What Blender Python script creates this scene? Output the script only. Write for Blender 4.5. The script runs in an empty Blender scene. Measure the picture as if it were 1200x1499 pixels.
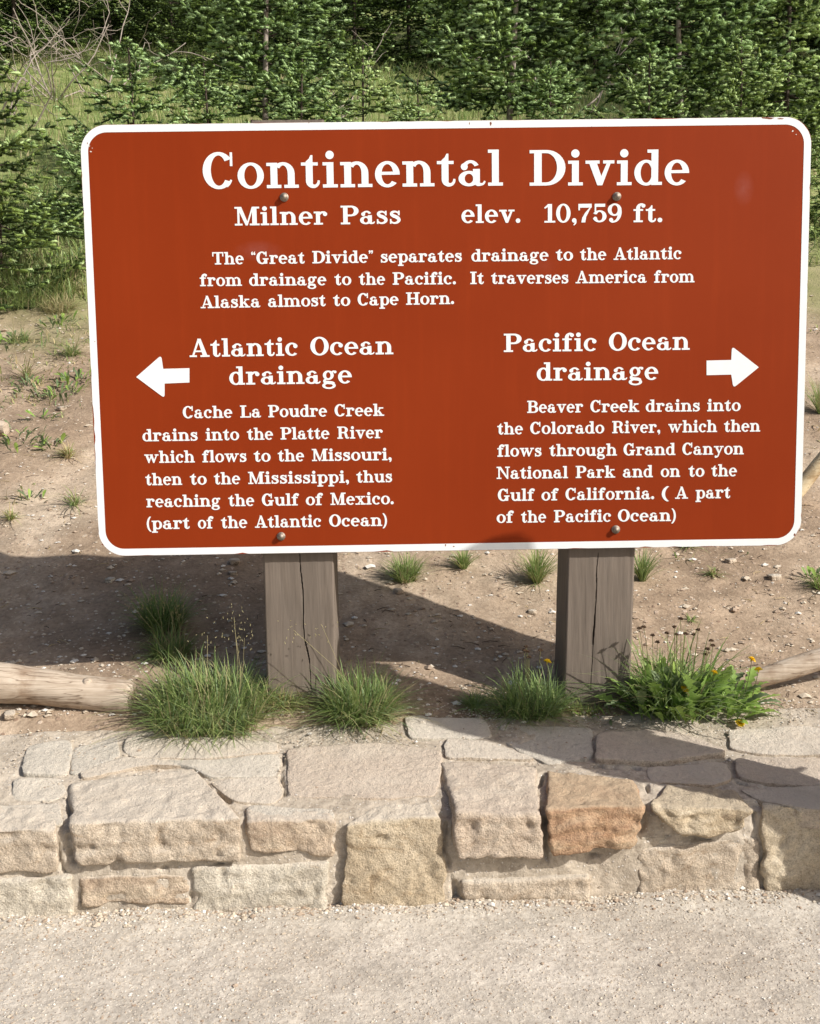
import bpy, math, random
import numpy as np
from mathutils import Vector, Matrix

# ------------------------------------------------------------------ camera
rnd = random.Random(7)
rng = np.random.default_rng(11)
scene = bpy.context.scene
COL = scene.collection
CAM = np.array([0.0, 0.0, 1.35])
FPX = 1600.0
PITCH, ROLL = math.radians(9.0), math.radians(-0.7)

def RX(a): c, s = math.cos(a), math.sin(a); return np.array([[1, 0, 0], [0, c, -s], [0, s, c]])
def RY(a): c, s = math.cos(a), math.sin(a); return np.array([[c, 0, s], [0, 1, 0], [-s, 0, c]])
def RZ(a): c, s = math.cos(a), math.sin(a); return np.array([[c, -s, 0], [s, c, 0], [0, 0, 1]])
RC = RX(math.pi / 2 - PITCH) @ RZ(ROLL)
cd = bpy.data.cameras.new('camera')
cd.sensor_fit = 'HORIZONTAL'; cd.sensor_width = 36.0; cd.lens = 36.0 * FPX / 1200.0
cd.clip_start = 0.05; cd.clip_end = 900.0
co = bpy.data.objects.new('camera', cd); COL.objects.link(co)
M4 = Matrix.Identity(4)
for i in range(3):
    for j in range(3): M4[i][j] = RC[i][j]
    M4[i][3] = CAM[i]
co.matrix_world = M4
scene.camera = co

# ------------------------------------------------------------------ light
SUN_TO = Vector((1.0, -0.55, 0.85)).normalized()          # towards the sun
w = bpy.data.worlds.new('World'); scene.world = w; w.use_nodes = True
nt = w.node_tree
sky = nt.nodes.new('ShaderNodeTexSky'); sky.sky_type = 'NISHITA'; sky.sun_disc = False
sky.sun_elevation = math.asin(SUN_TO.z); sky.sun_rotation = math.atan2(SUN_TO.x, SUN_TO.y)
sky.altitude = 0.0; sky.air_density = 1.0; sky.dust_density = 4.0; sky.ozone_density = 0.6
bg = nt.nodes['Background']; bg.inputs['Strength'].default_value = 0.09
nt.links.new(sky.outputs['Color'], bg.inputs['Color'])
sl = bpy.data.lights.new('sun', 'SUN'); sl.energy = 4.9; sl.angle = math.radians(0.55); sl.color = (1.0, 0.955, 0.88)
so = bpy.data.objects.new('sun', sl); COL.objects.link(so)
so.rotation_euler = SUN_TO.to_track_quat('Z', 'Y').to_euler()
vs = scene.view_settings
vs.view_transform = 'Standard'; vs.look = 'None'; vs.exposure = 0.12; vs.gamma = 1.0; vs.use_curve_mapping = False
scene.cycles.max_bounces = 6; scene.cycles.diffuse_bounces = 3; scene.cycles.transparent_max_bounces = 8

# ------------------------------------------------------------------ helpers
def _hash(ix, iy, iz, seed):
    n = (ix * 374761393 + iy * 668265263 + iz * 2147483647 + seed * 1274126177) & 0xFFFFFFFF
    n = ((n ^ (n >> 13)) * 1274126177) & 0xFFFFFFFF
    n = ((n ^ (n >> 16)) * 2246822519) & 0xFFFFFFFF
    return ((n ^ (n >> 15)) & 0xFFFFFF) / float(0xFFFFFF)
def vnoise(P, seed=0):
    P = np.asarray(P, float); I = np.floor(P).astype(np.int64); F = P - I; F = F * F * (3 - 2 * F)
    out = 0.0
    for dx in (0, 1):
        for dy in (0, 1):
            for dz in (0, 1):
                wgt = (F[..., 0] if dx else 1 - F[..., 0]) * (F[..., 1] if dy else 1 - F[..., 1]) * (F[..., 2] if dz else 1 - F[..., 2])
                out = out + wgt * _hash(I[..., 0] + dx, I[..., 1] + dy, I[..., 2] + dz, seed)
    return out * 2 - 1
def fbm(P, scale, octs=4, seed=0, gain=0.5):
    P = np.asarray(P, float) * scale; a = 1.0; o = 0.0; t = 0.0
    for k in range(octs):
        o = o + a * vnoise(P + 17.3 * k, seed + k); t += a; a *= gain; P = P * 2.03
    return o / t
def P3(x, y, z=None):
    x, y = np.broadcast_arrays(np.asarray(x, float), np.asarray(y, float))
    return np.stack([x, y, np.zeros_like(x) if z is None else z + 0 * x], -1)

def make_mesh(name, V, F, mats, mi=None, smooth=True):
    V = np.asarray(V, np.float32).reshape(-1, 3); F = np.asarray(F, np.int32)
    me = bpy.data.meshes.new(name)
    me.vertices.add(len(V)); me.vertices.foreach_set('co', V.ravel())
    n, k = F.shape
    me.loops.add(n * k); me.loops.foreach_set('vertex_index', F.ravel())
    me.polygons.add(n); me.polygons.foreach_set('loop_start', np.arange(0, n * k, k, dtype=np.int32))
    me.polygons.foreach_set('loop_total', np.full(n, k, np.int32))
    for m in (mats if isinstance(mats, (list, tuple)) else [mats]): me.materials.append(m)
    if mi is not None: me.polygons.foreach_set('material_index', np.asarray(mi, np.int32))
    me.polygons.foreach_set('use_smooth', np.full(n, bool(smooth)))
    me.update(calc_edges=True); me.validate()
    return me
def link(name, me, parent=None, loc=None):
    o = bpy.data.objects.new(name, me); COL.objects.link(o)
    if parent is not None: o.parent = parent
    if loc is not None: o.location = loc
    return o
def empty(name, label, cat, loc=(0, 0, 0), group=None):
    o = bpy.data.objects.new(name, None); COL.objects.link(o); o.location = loc; o.empty_display_size = 0.1
    return tag(o, label, cat, group)
def tag(o, label, cat, group=None):
    o['label'] = label; o['category'] = cat
    if group: o['group'] = group
    return o
class MB:                                                 # quads and triangles gathered into one mesh
    def __init__(s): s.v = []; s.f = []; s.m = []; s.n = 0
    def add(s, V, F, mi=0):
        V = np.asarray(V, float).reshape(-1, 3); F = np.asarray(F, int)
        if F.shape[1] == 3: F = np.concatenate([F, F[:, 2:3]], 1) if False else F
        s.v.append(V); s.f.append((F + s.n, mi)); s.n += len(V)
    def build(s, name, mats, smooth=True):
        me = bpy.data.meshes.new(name)
        V = np.concatenate(s.v).astype(np.float32)
        loops = []; tot = []; mi = []
        for F, m in s.f:
            loops.append(F.ravel()); tot.append(np.full(len(F), F.shape[1])); mi.append(np.full(len(F), m) if np.isscalar(m) else np.asarray(m))
        loops = np.concatenate(loops).astype(np.int32); tot = np.concatenate(tot).astype(np.int32); mi = np.concatenate(mi).astype(np.int32)
        me.vertices.add(len(V)); me.vertices.foreach_set('co', V.ravel())
        me.loops.add(len(loops)); me.loops.foreach_set('vertex_index', loops)
        me.polygons.add(len(tot)); st = np.concatenate([[0], np.cumsum(tot)[:-1]]).astype(np.int32)
        me.polygons.foreach_set('loop_start', st); me.polygons.foreach_set('loop_total', tot)
        for m in (mats if isinstance(mats, (list, tuple)) else [mats]): me.materials.append(m)
        me.polygons.foreach_set('material_index', mi); me.polygons.foreach_set('use_smooth', np.full(len(tot), bool(smooth)))
        me.update(calc_edges=True); me.validate()
        return me
def grid_faces(nu, nv, off=0):
    a = (np.arange(nu - 1)[:, None] * nv + np.arange(nv - 1)[None, :]).ravel() + off
    return np.stack([a, a + nv, a + nv + 1, a + 1], 1)
def ray(px, py): return RC @ np.array([(px - 600) / FPX, -(py - 749.5) / FPX, -1.0])
def tube(mb, pts, rad, ns=8, mi=0, cap=True, wob=0.0, seed=0):
    pts = np.asarray(pts, float); rad = np.broadcast_to(np.asarray(rad, float), (len(pts),))
    T = np.gradient(pts, axis=0); T /= np.linalg.norm(T, axis=1)[:, None] + 1e-9
    ref = np.array([0, 0, 1.0]) if abs(T[0][2]) < 0.9 else np.array([1.0, 0, 0])
    A = np.cross(T, ref); A /= np.linalg.norm(A, axis=1)[:, None]; B = np.cross(T, A)
    th = np.linspace(0, 2 * math.pi, ns, endpoint=False)
    R = rad[:, None] * np.ones(ns)[None]
    V = pts[:, None, :] + (R * np.cos(th))[..., None] * A[:, None] + (R * np.sin(th))[..., None] * B[:, None]
    if wob: V = V + (wob * fbm(V, 6.0, 3, seed))[..., None] * ((V - pts[:, None]) / (R[..., None] + 1e-6))
    n = len(pts); i = np.arange(n - 1)[:, None] * ns; j = np.arange(ns)[None]
    F = np.stack([(i + j), (i + (j + 1) % ns), (i + ns + (j + 1) % ns), (i + ns + j)], -1).reshape(-1, 4)
    mb.add(V.reshape(-1, 3), F, mi)
    if cap:
        for r0 in (0, n - 1):
            c = pts[r0]; VV = np.concatenate([V[r0], c[None]])
            mb.add(VV, np.stack([np.arange(ns), (np.arange(ns) + 1) % ns, np.full(ns, ns)], 1), mi)

# ------------------------------------------------------------------ materials
def mat(name, rough=0.8, spec=0.3):
    m = bpy.data.materials.new(name); m.use_nodes = True
    b = m.node_tree.nodes['Principled BSDF']
    b.inputs['Roughness'].default_value = rough; b.inputs['Specular IOR Level'].default_value = spec
    return m, m.node_tree, b
def N(nt, t, **kw):
    n = nt.nodes.new(t)
    for k, v in kw.items(): setattr(n, k, v)
    return n
def noise(nt, scale, detail=4, rough=0.55, vec=None, dist=0.0):
    n = N(nt, 'ShaderNodeTexNoise'); n.inputs['Scale'].default_value = scale; n.inputs['Detail'].default_value = detail
    n.inputs['Roughness'].default_value = rough; n.inputs['Distortion'].default_value = dist
    if vec is not None: nt.links.new(vec, n.inputs['Vector'])
    return n
def ramp(nt, fac, stops):
    r = N(nt, 'ShaderNodeValToRGB'); e = r.color_ramp.elements
    while len(e) < len(stops): e.new(0.5)
    for q, (p, c) in zip(e, stops):
        q.position = p; q.color = (*c, 1) if len(c) == 3 else c
    nt.links.new(fac, r.inputs['Fac']); return r
def mix(nt, a, b, fac, mode='MIX'):
    m = N(nt, 'ShaderNodeMix', data_type='RGBA', blend_type=mode)
    for s, v in ((m.inputs[6], a), (m.inputs[7], b)):
        if isinstance(v, tuple): s.default_value = (*v, 1)
        else: nt.links.new(v, s)
    if isinstance(fac, (int, float)): m.inputs[0].default_value = fac
    else: nt.links.new(fac, m.inputs[0])
    return m.outputs[2]
def bump(nt, b, h, strength, dist, prev=None):
    n = N(nt, 'ShaderNodeBump'); n.inputs['Strength'].default_value = strength; n.inputs['Distance'].default_value = dist
    nt.links.new(h, n.inputs['Height'])
    if prev is not None: nt.links.new(prev, n.inputs['Normal'])
    nt.links.new(n.outputs['Normal'], b.inputs['Normal']); return n.outputs['Normal']
def coord(nt, stretch=None, obj=True):
    t = N(nt, 'ShaderNodeTexCoord'); o = t.outputs['Object']
    if stretch:
        m = N(nt, 'ShaderNodeMapping'); m.inputs['Scale'].default_value = stretch; nt.links.new(o, m.inputs['Vector']); o = m.outputs['Vector']
    return o

def m_simple(name, c1, c2, scale=8, rough=0.8, spec=0.25, bs=0.3, bd=0.002, stretch=None):
    m, nt, b = mat(name, rough, spec); v = coord(nt, stretch)
    n = noise(nt, scale, 5, 0.6, v); r = ramp(nt, n.outputs['Fac'], [(0.3, c1), (0.7, c2)])
    nt.links.new(r.outputs['Color'], b.inputs['Base Color'])
    if bs: bump(nt, b, noise(nt, scale * 6, 4, 0.6, v).outputs['Fac'], bs, bd)
    return m

def m_ground(name, dark, mid, pale, speck, pebble_scale, moist=0.5):
    m, nt, b = mat(name, 0.95, 0.15); v = coord(nt)
    n1 = noise(nt, 1.3, 6, 0.62, v, 0.3); n2 = noise(nt, 9, 6, 0.65, v); n3 = noise(nt, 70, 4, 0.7, v)
    r1 = ramp(nt, n1.outputs['Fac'], [(0.32, dark), (0.5, mid), (0.68, pale)])
    r2 = ramp(nt, n2.outputs['Fac'], [(0.3, (0.62, 0.6, 0.58)), (0.7, (1.25, 1.25, 1.25))])
    c = mix(nt, r1.outputs['Color'], r2.outputs['Color'], 0.5 if 'gravel' in name else 0.8, 'MULTIPLY')
    r3 = ramp(nt, n3.outputs['Fac'], [(0.3, (0.6, 0.57, 0.55)), (0.55, (1.0, 1.0, 1.0)), (0.75, (1.3, 1.3, 1.3))])
    c = mix(nt, c, r3.outputs['Color'], 0.7, 'MULTIPLY')
    vo = N(nt, 'ShaderNodeTexVoronoi'); vo.inputs['Scale'].default_value = pebble_scale; vo.inputs['Randomness'].default_value = 1.0
    nt.links.new(v, vo.inputs['Vector'])
    sep = N(nt, 'ShaderNodeSeparateColor'); nt.links.new(vo.outputs['Color'], sep.inputs['Color'])
    sel = ramp(nt, sep.outputs['Red'], [(0.6, (0, 0, 0)), (0.72, (1, 1, 1))])
    near = ramp(nt, vo.outputs['Distance'], [(0.22, (1, 1, 1)), (0.36, (0, 0, 0))])
    f = N(nt, 'ShaderNodeMath', operation='MULTIPLY'); nt.links.new(sel.outputs['Color'], f.inputs[0]); nt.links.new(near.outputs['Color'], f.inputs[1])
    tint = ramp(nt, sep.outputs['Green'], [(0.0, speck[0]), (0.5, speck[1]), (1.0, speck[2])])
    c = mix(nt, c, tint.outputs['Color'], f.outputs[0])
    nt.links.new(c, b.inputs['Base Color'])
    nr = bump(nt, b, n3.outputs['Fac'], 0.7, 0.006)
    bump(nt, b, f.outputs[0], 0.5, 0.004, nr)
    return m
M_GRAVEL = m_ground('pale_gravel', (0.45, 0.40, 0.34), (0.54, 0.495, 0.43), (0.61, 0.565, 0.50),
                    ((0.72, 0.67, 0.58), (0.42, 0.36, 0.30), (0.62, 0.55, 0.45)), 110)
M_DIRT = m_ground('bare_dirt', (0.28, 0.205, 0.145), (0.385, 0.295, 0.215), (0.53, 0.435, 0.335),
                  ((0.56, 0.46, 0.37), (0.26, 0.18, 0.13), (0.48, 0.37, 0.28)), 42)
M_MORTAR = m_ground('sandy_mortar', (0.42, 0.36, 0.29), (0.50, 0.44, 0.36), (0.58, 0.52, 0.44),
                    ((0.74, 0.71, 0.66), (0.36, 0.31, 0.26), (0.66, 0.61, 0.54)), 130)

def m_hill():                                             # dirt turning into turf with distance and in patches
    m = M_DIRT; m = m.copy(); m.name = 'hill_soil'
    nt = m.node_tree; b = nt.nodes['Principled BSDF']
    src = b.inputs['Base Color'].links[0].from_socket
    g = N(nt, 'ShaderNodeNewGeometry'); s = N(nt, 'ShaderNodeSeparateXYZ'); nt.links.new(g.outputs['Position'], s.inputs[0])
    n = noise(nt, 0.9, 5, 0.6, g.outputs['Position'])
    a = N(nt, 'ShaderNodeMath', operation='MULTIPLY_ADD'); a.inputs[1].default_value = 2.2
    nt.links.new(n.outputs['Fac'], a.inputs[0]); nt.links.new(s.outputs['Y'], a.inputs[2])
    mr = N(nt, 'ShaderNodeMapRange'); mr.inputs['From Min'].default_value = 7.3; mr.inputs['From Max'].default_value = 8.6
    nt.links.new(a.outputs[0], mr.inputs['Value'])
    n2 = noise(nt, 5, 5, 0.6, g.outputs['Position'])
    r = ramp(nt, n2.outputs['Fac'], [(0.3, (0.13, 0.17, 0.05)), (0.5, (0.22, 0.26, 0.09)), (0.72, (0.36, 0.34, 0.18))])
    nt.links.new(mix(nt, src, r.outputs['Color'], mr.outputs['Result']), b.inputs['Base Color'])
    return m
M_HILL = m_hill()

def m_stone(name, a, b_, c, dust=(0.66, 0.60, 0.515), amt=0.75, layers=True):
    m, nt, b = mat(name, 0.92, 0.2); v = coord(nt)
    vl = coord(nt, (1, 1, 4.0) if layers else (1, 1, 1))
    n1 = noise(nt, 6, 6, 0.6, vl, 0.6); n2 = noise(nt, 60, 5, 0.7, v); n3 = noise(nt, 260, 3, 0.7, v)
    r = ramp(nt, n1.outputs['Fac'], [(0.3, a), (0.5, b_), (0.7, c)])
    k = ramp(nt, n2.outputs['Fac'], [(0.28, (0.62, 0.6, 0.58)), (0.52, (1, 1, 1)), (0.75, (1.22, 1.2, 1.15))])
    col = mix(nt, r.outputs['Color'], k.outputs['Color'], 0.85, 'MULTIPLY')
    k3 = ramp(nt, n3.outputs['Fac'], [(0.32, (0.62, 0.59, 0.56)), (0.5, (1.0, 1.0, 1.0)), (0.68, (1.25, 1.25, 1.25))])
    col = mix(nt, col, k3.outputs['Color'], 0.8, 'MULTIPLY')
    st_ = noise(nt, 11, 6, 0.7, coord(nt, (1, 1, 2.2)), 1.2); stn = ramp(nt, st_.outputs['Fac'], [(0.55, (1, 1, 1)), (0.66, (0.74, 0.66, 0.58))]); col = mix(nt, col, stn.outputs['Color'], 0.7, 'MULTIPLY')
    g = N(nt, 'ShaderNodeNewGeometry'); s = N(nt, 'ShaderNodeSeparateXYZ'); nt.links.new(g.outputs['Normal'], s.inputs[0])
    nd = noise(nt, 14, 5, 0.65, v)
    ad = N(nt, 'ShaderNodeMath', operation='MULTIPLY_ADD'); ad.inputs[1].default_value = 0.7; nt.links.new(nd.outputs['Fac'], ad.inputs[0]); nt.links.new(s.outputs['Z'], ad.inputs[2])
    mr = N(nt, 'ShaderNodeMapRange'); mr.inputs['From Min'].default_value = 0.75; mr.inputs['From Max'].default_value = 1.35; mr.inputs['To Max'].default_value = amt
    nt.links.new(ad.outputs[0], mr.inputs['Value'])
    col = mix(nt, col, dust, mr.outputs['Result'])
    nt.links.new(col, b.inputs['Base Color'])
    nr = bump(nt, b, n2.outputs['Fac'], 1.0, 0.009); bump(nt, b, n3.outputs['Fac'], 0.9, 0.003, nr)
    return m
ST = {
    'beige': m_stone('beige_stone', (0.44, 0.36, 0.275), (0.54, 0.455, 0.36), (0.63, 0.55, 0.45)),
    'tan': m_stone('tan_stone', (0.42, 0.32, 0.235), (0.52, 0.42, 0.32), (0.61, 0.51, 0.39)),
    'granite': m_stone('speckled_stone', (0.46, 0.375, 0.265), (0.56, 0.47, 0.345), (0.66, 0.58, 0.45), layers=False),
    'orange': m_stone('orange_brown_stone', (0.38, 0.235, 0.15), (0.48, 0.32, 0.205), (0.55, 0.42, 0.29), (0.56, 0.47, 0.34), 0.55),
    'pale': m_stone('pale_grey_stone', (0.50, 0.45, 0.375), (0.59, 0.54, 0.45), (0.68, 0.63, 0.54), layers=False),
    'pink': m_stone('pinkish_stone', (0.46, 0.37, 0.29), (0.55, 0.455, 0.36), (0.62, 0.54, 0.44), (0.62, 0.55, 0.47), 0.5),
    'grey': m_stone('bluish_grey_stone', (0.47, 0.43, 0.37), (0.55, 0.51, 0.44), (0.63, 0.58, 0.50), (0.64, 0.59, 0.51), 0.6),
    'rough': m_stone('rough_brown_stone', (0.36, 0.28, 0.19), (0.50, 0.41, 0.29), (0.62, 0.53, 0.40), (0.60, 0.53, 0.42), 0.4),
}

def m_panel():
    m, nt, b = mat('brown_sign_paint', 0.55, 0.12); v = coord(nt)
    n = noise(nt, 3, 4, 0.5, v); n2 = noise(nt, 900, 2, 0.5, v)
    r = ramp(nt, n.outputs['Fac'], [(0.3, (0.235, 0.028, 0.0035)), (0.7, (0.255, 0.032, 0.0045))])
    c = mix(nt, r.outputs['Color'], ramp(nt, n2.outputs['Fac'], [(0.3, (0.9, 0.9, 0.9)), (0.7, (1.08, 1.1, 1.1))]).outputs['Color'], 0.8, 'MULTIPLY')
    # two old rubbed spots in the paint
    for cx, cz, rx_, rz_, st in ((-0.52, 0.25, 0.07, 0.03, 0.09), (0.81, 0.40, 0.03, 0.05, 0.09), (0.26, 0.2, 0.05, 0.03, 0.03)):
        mp = N(nt, 'ShaderNodeMapping'); mp.inputs['Location'].default_value = (-cx / rx_, 0, -cz / rz_); mp.inputs['Scale'].default_value = (1 / rx_, 0, 1 / rz_)
        nt.links.new(v, mp.inputs['Vector']); ln = N(nt, 'ShaderNodeVectorMath', operation='LENGTH'); nt.links.new(mp.outputs['Vector'], ln.inputs[0])
        mr = N(nt, 'ShaderNodeMapRange'); mr.inputs['From Min'].default_value = 0.0; mr.inputs['From Max'].default_value = 1.0; mr.inputs['To Min'].default_value = st; mr.inputs['To Max'].default_value = 0.0
        nt.links.new(ln.outputs['Value'], mr.inputs['Value'])
        mm = N(nt, 'ShaderNodeMath', operation='MULTIPLY'); nt.links.new(mr.outputs['Result'], mm.inputs[0]); nt.links.new(noise(nt, 40, 3, 0.6, v).outputs['Fac'], mm.inputs[1])
        c = mix(nt, c, (0.7, 0.55, 0.6), mm.outputs[0])
    sv = coord(nt, (14, 1, 1.1)); sn = noise(nt, 2.2, 5, 0.6, sv); sr = ramp(nt, sn.outputs['Fac'], [(0.5, (1, 1, 1)), (0.75, (1.10, 1.14, 1.2))]); c = mix(nt, c, sr.outputs['Color'], 0.6, 'MULTIPLY')
    dn = noise(nt, 240, 3, 0.7, v); dr_ = ramp(nt, dn.outputs['Fac'], [(0.70, (0, 0, 0)), (0.76, (1, 1, 1))]); dm = N(nt, 'ShaderNodeMath', operation='MULTIPLY'); dm.inputs[1].default_value = 0.25; nt.links.new(dr_.outputs['Color'], dm.inputs[0]); c = mix(nt, c, (0.42, 0.16, 0.09), dm.outputs[0])
    vo = N(nt, 'ShaderNodeTexVoronoi'); vo.inputs['Scale'].default_value = 45; nt.links.new(v, vo.inputs['Vector'])
    nt.links.new(c, b.inputs['Base Color'])
    bump(nt, b, noise(nt, 6, 2, 0.5, v).outputs['Fac'], 0.08, 0.01)
    return m
M_PANEL = m_panel()
def m_white():
    m, nt, b = mat('white_sign_paint', 0.5, 0.3); v = coord(nt)
    r = ramp(nt, noise(nt, 25, 5, 0.6, v).outputs['Fac'], [(0.25, (0.76, 0.80, 0.82)), (0.6, (0.83, 0.86, 0.87))])
    nt.links.new(r.outputs['Color'], b.inputs['Base Color']); return m
M_WHITE = m_white()
M_EDGE = m_simple('weathered_panel_edge', (0.10, 0.08, 0.09), (0.2, 0.17, 0.17), 60)
M_CHIP = m_simple('rusty_bare_edge', (0.16, 0.05, 0.03), (0.25, 0.10, 0.06), 60)
M_BOLT = m_simple('galvanised_bolt', (0.20, 0.15, 0.11), (0.42, 0.37, 0.32), 160, 0.55, 0.4); M_BOLT.node_tree.nodes['Principled BSDF'].inputs['Metallic'].default_value = 0.7
def m_post():
    m, nt, b = mat('grey_brown_post_stain', 0.8, 0.25); v = coord(nt, (22, 22, 1.6)); v0 = coord(nt)
    n = noise(nt, 3.0, 6, 0.65, v, 0.4); n2 = noise(nt, 3, 4, 0.6, v0)
    r = ramp(nt, n.outputs['Fac'], [(0.2, (0.145, 0.118, 0.096)), (0.5, (0.178, 0.147, 0.122)), (0.8, (0.205, 0.172, 0.145))])
    c = mix(nt, r.outputs['Color'], ramp(nt, n2.outputs['Fac'], [(0.3, (0.85, 0.85, 0.85)), (0.7, (1.12, 1.1, 1.08))]).outputs['Color'], 0.9, 'MULTIPLY')
    # dust and splashes near the soil
    nt.links.new(c, b.inputs['Base Color']); bump(nt, b, n.outputs['Fac'], 0.5, 0.002)
    return m
M_POST = m_post()
def m_log(name, a, b_, c):
    m, nt, b = mat(name, 0.75, 0.25); v = coord(nt, (2.0, 26, 26)); v0 = coord(nt)
    n = noise(nt, 3, 6, 0.65, v, 0.6); n2 = noise(nt, 6, 5, 0.6, v0)
    r = ramp(nt, n.outputs['Fac'], [(0.28, a), (0.5, b_), (0.75, c)])
    cc = mix(nt, r.outputs['Color'], ramp(nt, n2.outputs['Fac'], [(0.38, (0.55, 0.45, 0.37)), (0.52, (1.05, 1.05, 1.05))]).outputs['Color'], 0.9, 'MULTIPLY')
    ck = noise(nt, 2.2, 3, 0.5, coord(nt, (1.2, 14, 14)), 0.3); cr_ = ramp(nt, ck.outputs['Fac'], [(0.485, (1, 1, 1)), (0.5, (0.25, 0.2, 0.16)), (0.515, (1, 1, 1))]); cc = mix(nt, cc, cr_.outputs['Color'], 0.75, 'MULTIPLY')
    nt.links.new(cc, b.inputs['Base Color']); bump(nt, b, n.outputs['Fac'], 0.6, 0.004)
    return m
M_LOG = m_log('peeled_grey_log', (0.26, 0.20, 0.15), (0.45, 0.37, 0.29), (0.60, 0.52, 0.43))
M_POLE = m_log('fresh_peeled_pole', (0.55, 0.42, 0.25), (0.66, 0.55, 0.36), (0.74, 0.66, 0.48))
M_BARK = m_simple('fir_bark', (0.10, 0.075, 0.06), (0.30, 0.25, 0.22), 14, 0.95, 0.1, 0.8, 0.006, (1, 1, 3))
M_DBARK = m_simple('dark_fir_bark', (0.045, 0.033, 0.026), (0.12, 0.095, 0.08), 14, 0.95, 0.1, 0.8, 0.006, (1, 1, 3))
M_PALEBARK = m_simple('pale_dead_bark', (0.25, 0.2, 0.17), (0.45, 0.39, 0.34), 14, 0.9, 0.1, 0.6, 0.004)
def m_leaf(name, a, b_, trans=0.35, rough=0.55, scale=6):
    m, nt, b = mat(name, rough, 0.25); v = coord(nt)
    r = ramp(nt, noise(nt, scale, 3, 0.6, v).outputs['Fac'], [(0.3, a), (0.7, b_)])
    nt.links.new(r.outputs['Color'], b.inputs['Base Color'])
    oi = N(nt, 'ShaderNodeObjectInfo'); hv = ramp(nt, oi.outputs['Random'], [(0, (.82, .86, .8)), (.5, (1, 1, 1)), (1, (1.18, 1.1, 1.02))]); vv = mix(nt, r.outputs['Color'], hv.outputs['Color'], 1.0, 'MULTIPLY'); nt.links.new(vv, b.inputs['Base Color'])
    tr = N(nt, 'ShaderNodeBsdfTranslucent'); nt.links.new(r.outputs['Color'], tr.inputs['Color'])
    ms = N(nt, 'ShaderNodeMixShader'); ms.inputs[0].default_value = trans
    nt.links.new(b.outputs[0], ms.inputs[1]); nt.links.new(tr.outputs[0], ms.inputs[2])
    nt.links.new(ms.outputs[0], nt.nodes['Material Output'].inputs['Surface'])
    return m
M_NEEDLE = m_leaf('dark_fir_needles', (0.026, 0.046, 0.013), (0.062, 0.098, 0.028), 0.1, 0.5, 4)
M_NEEDLE2 = m_leaf('mid_fir_needles', (0.16, 0.25, 0.06), (0.28, 0.39, 0.11), 0.2, 0.5, 4)
M_SHOOT = m_leaf('young_fir_shoots', (0.44, 0.62, 0.25), (0.62, 0.80, 0.44), 0.2, 0.5, 5)
M_GR = [m_leaf('green_grass', (0.20, 0.29, 0.09), (0.31, 0.42, 0.16), 0.35, 0.5), m_leaf('yellow_green_grass', (0.33, 0.40, 0.14), (0.46, 0.52, 0.23), 0.35, 0.5),
        m_leaf('dry_grass', (0.42, 0.36, 0.20), (0.55, 0.47, 0.29), 0.3, 0.7), m_leaf('blue_green_grass', (0.22, 0.30, 0.15), (0.33, 0.42, 0.23), 0.35, 0.5)]
M_HERB = m_leaf('herb_leaves', (0.24, 0.39, 0.085), (0.40, 0.56, 0.16), 0.35, 0.5, 12)
M_HERB2 = m_leaf('grey_green_leaves', (0.13, 0.19, 0.09), (0.22, 0.28, 0.15), 0.3, 0.6, 12)
M_YEL = m_leaf('yellow_petals', (0.80, 0.55, 0.02), (0.85, 0.66, 0.04), 0.3, 0.6)
M_SEED = m_simple('dark_seed_head', (0.04, 0.025, 0.015), (0.12, 0.07, 0.04), 200)
M_STEM = m_leaf('plant_stem', (0.14, 0.16, 0.06), (0.22, 0.2, 0.09), 0.2)
M_TWIG = m_simple('dead_twig_bark', (0.22, 0.18, 0.15), (0.48, 0.42, 0.37), 20)
M_ROOT = m_simple('dark_humus', (0.035, 0.022, 0.015), (0.09, 0.06, 0.04), 20)
M_PEB = [m_simple('pebble_pale', (0.46, 0.38, 0.29), (0.62, 0.55, 0.45), 40), m_simple('pebble_brown', (0.30, 0.22, 0.16), (0.44, 0.35, 0.27), 40), m_simple('pebble_white', (0.64, 0.60, 0.54), (0.76, 0.73, 0.68), 40)]

# ------------------------------------------------------------------ terrain
def yfront(x): return 2.458 + 0.0413 * x                  # foot of the wall face
def ztop(y): return 0.213 + 0.155 * (y - 2.48)            # top of the wall
def sstep(t): t = np.clip(t, 0, 1); return t * t * (3 - 2 * t)
def hill_z(x, y):
    x = np.asarray(x, float); y = np.asarray(y, float)
    yy = y - 3.0
    z = 0.292 + 0.028 * sstep((0.4 - x) / 1.0) + 0.16 * np.clip(yy, -9, 0) * 2.2 + 0.17 * np.clip(yy, 0, None)
    z = z - sstep((3.3 - np.abs(x)) / 0.3) * 0.65 * np.clip(2.93 - y, 0, None)
    sp = np.logaddexp(0, (y - 3.45) * 6) / 6
    z = z + 0.185 * sp
    z = z + 0.05 * np.logaddexp(0, (y - 17) * 0.5) / 0.5 - 0.36 * np.logaddexp(0, (y - 60) * 0.1) / 0.1
    wob = 0.45 * fbm(P3(x, y), 0.8, 3, 5)
    z = z + 0.14 * sstep((y - 6.75 - wob) / 0.30)
    amp = np.clip((y - 3.1) / 4.0, 0, 1)
    z = z + amp * 0.22 * fbm(P3(x, y), 0.33, 3, 2) + 0.03 * np.clip((y - 2.9) / 0.5, 0, 1) * fbm(P3(x, y), 2.2, 3, 3) + np.clip((y - 2.9) / 0.4, 0.2, 1) * (0.008 * fbm(P3(x, y), 9, 4, 4) + 0.006 * np.abs(fbm(P3(x, y), 18, 2, 6)))
    return z
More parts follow.
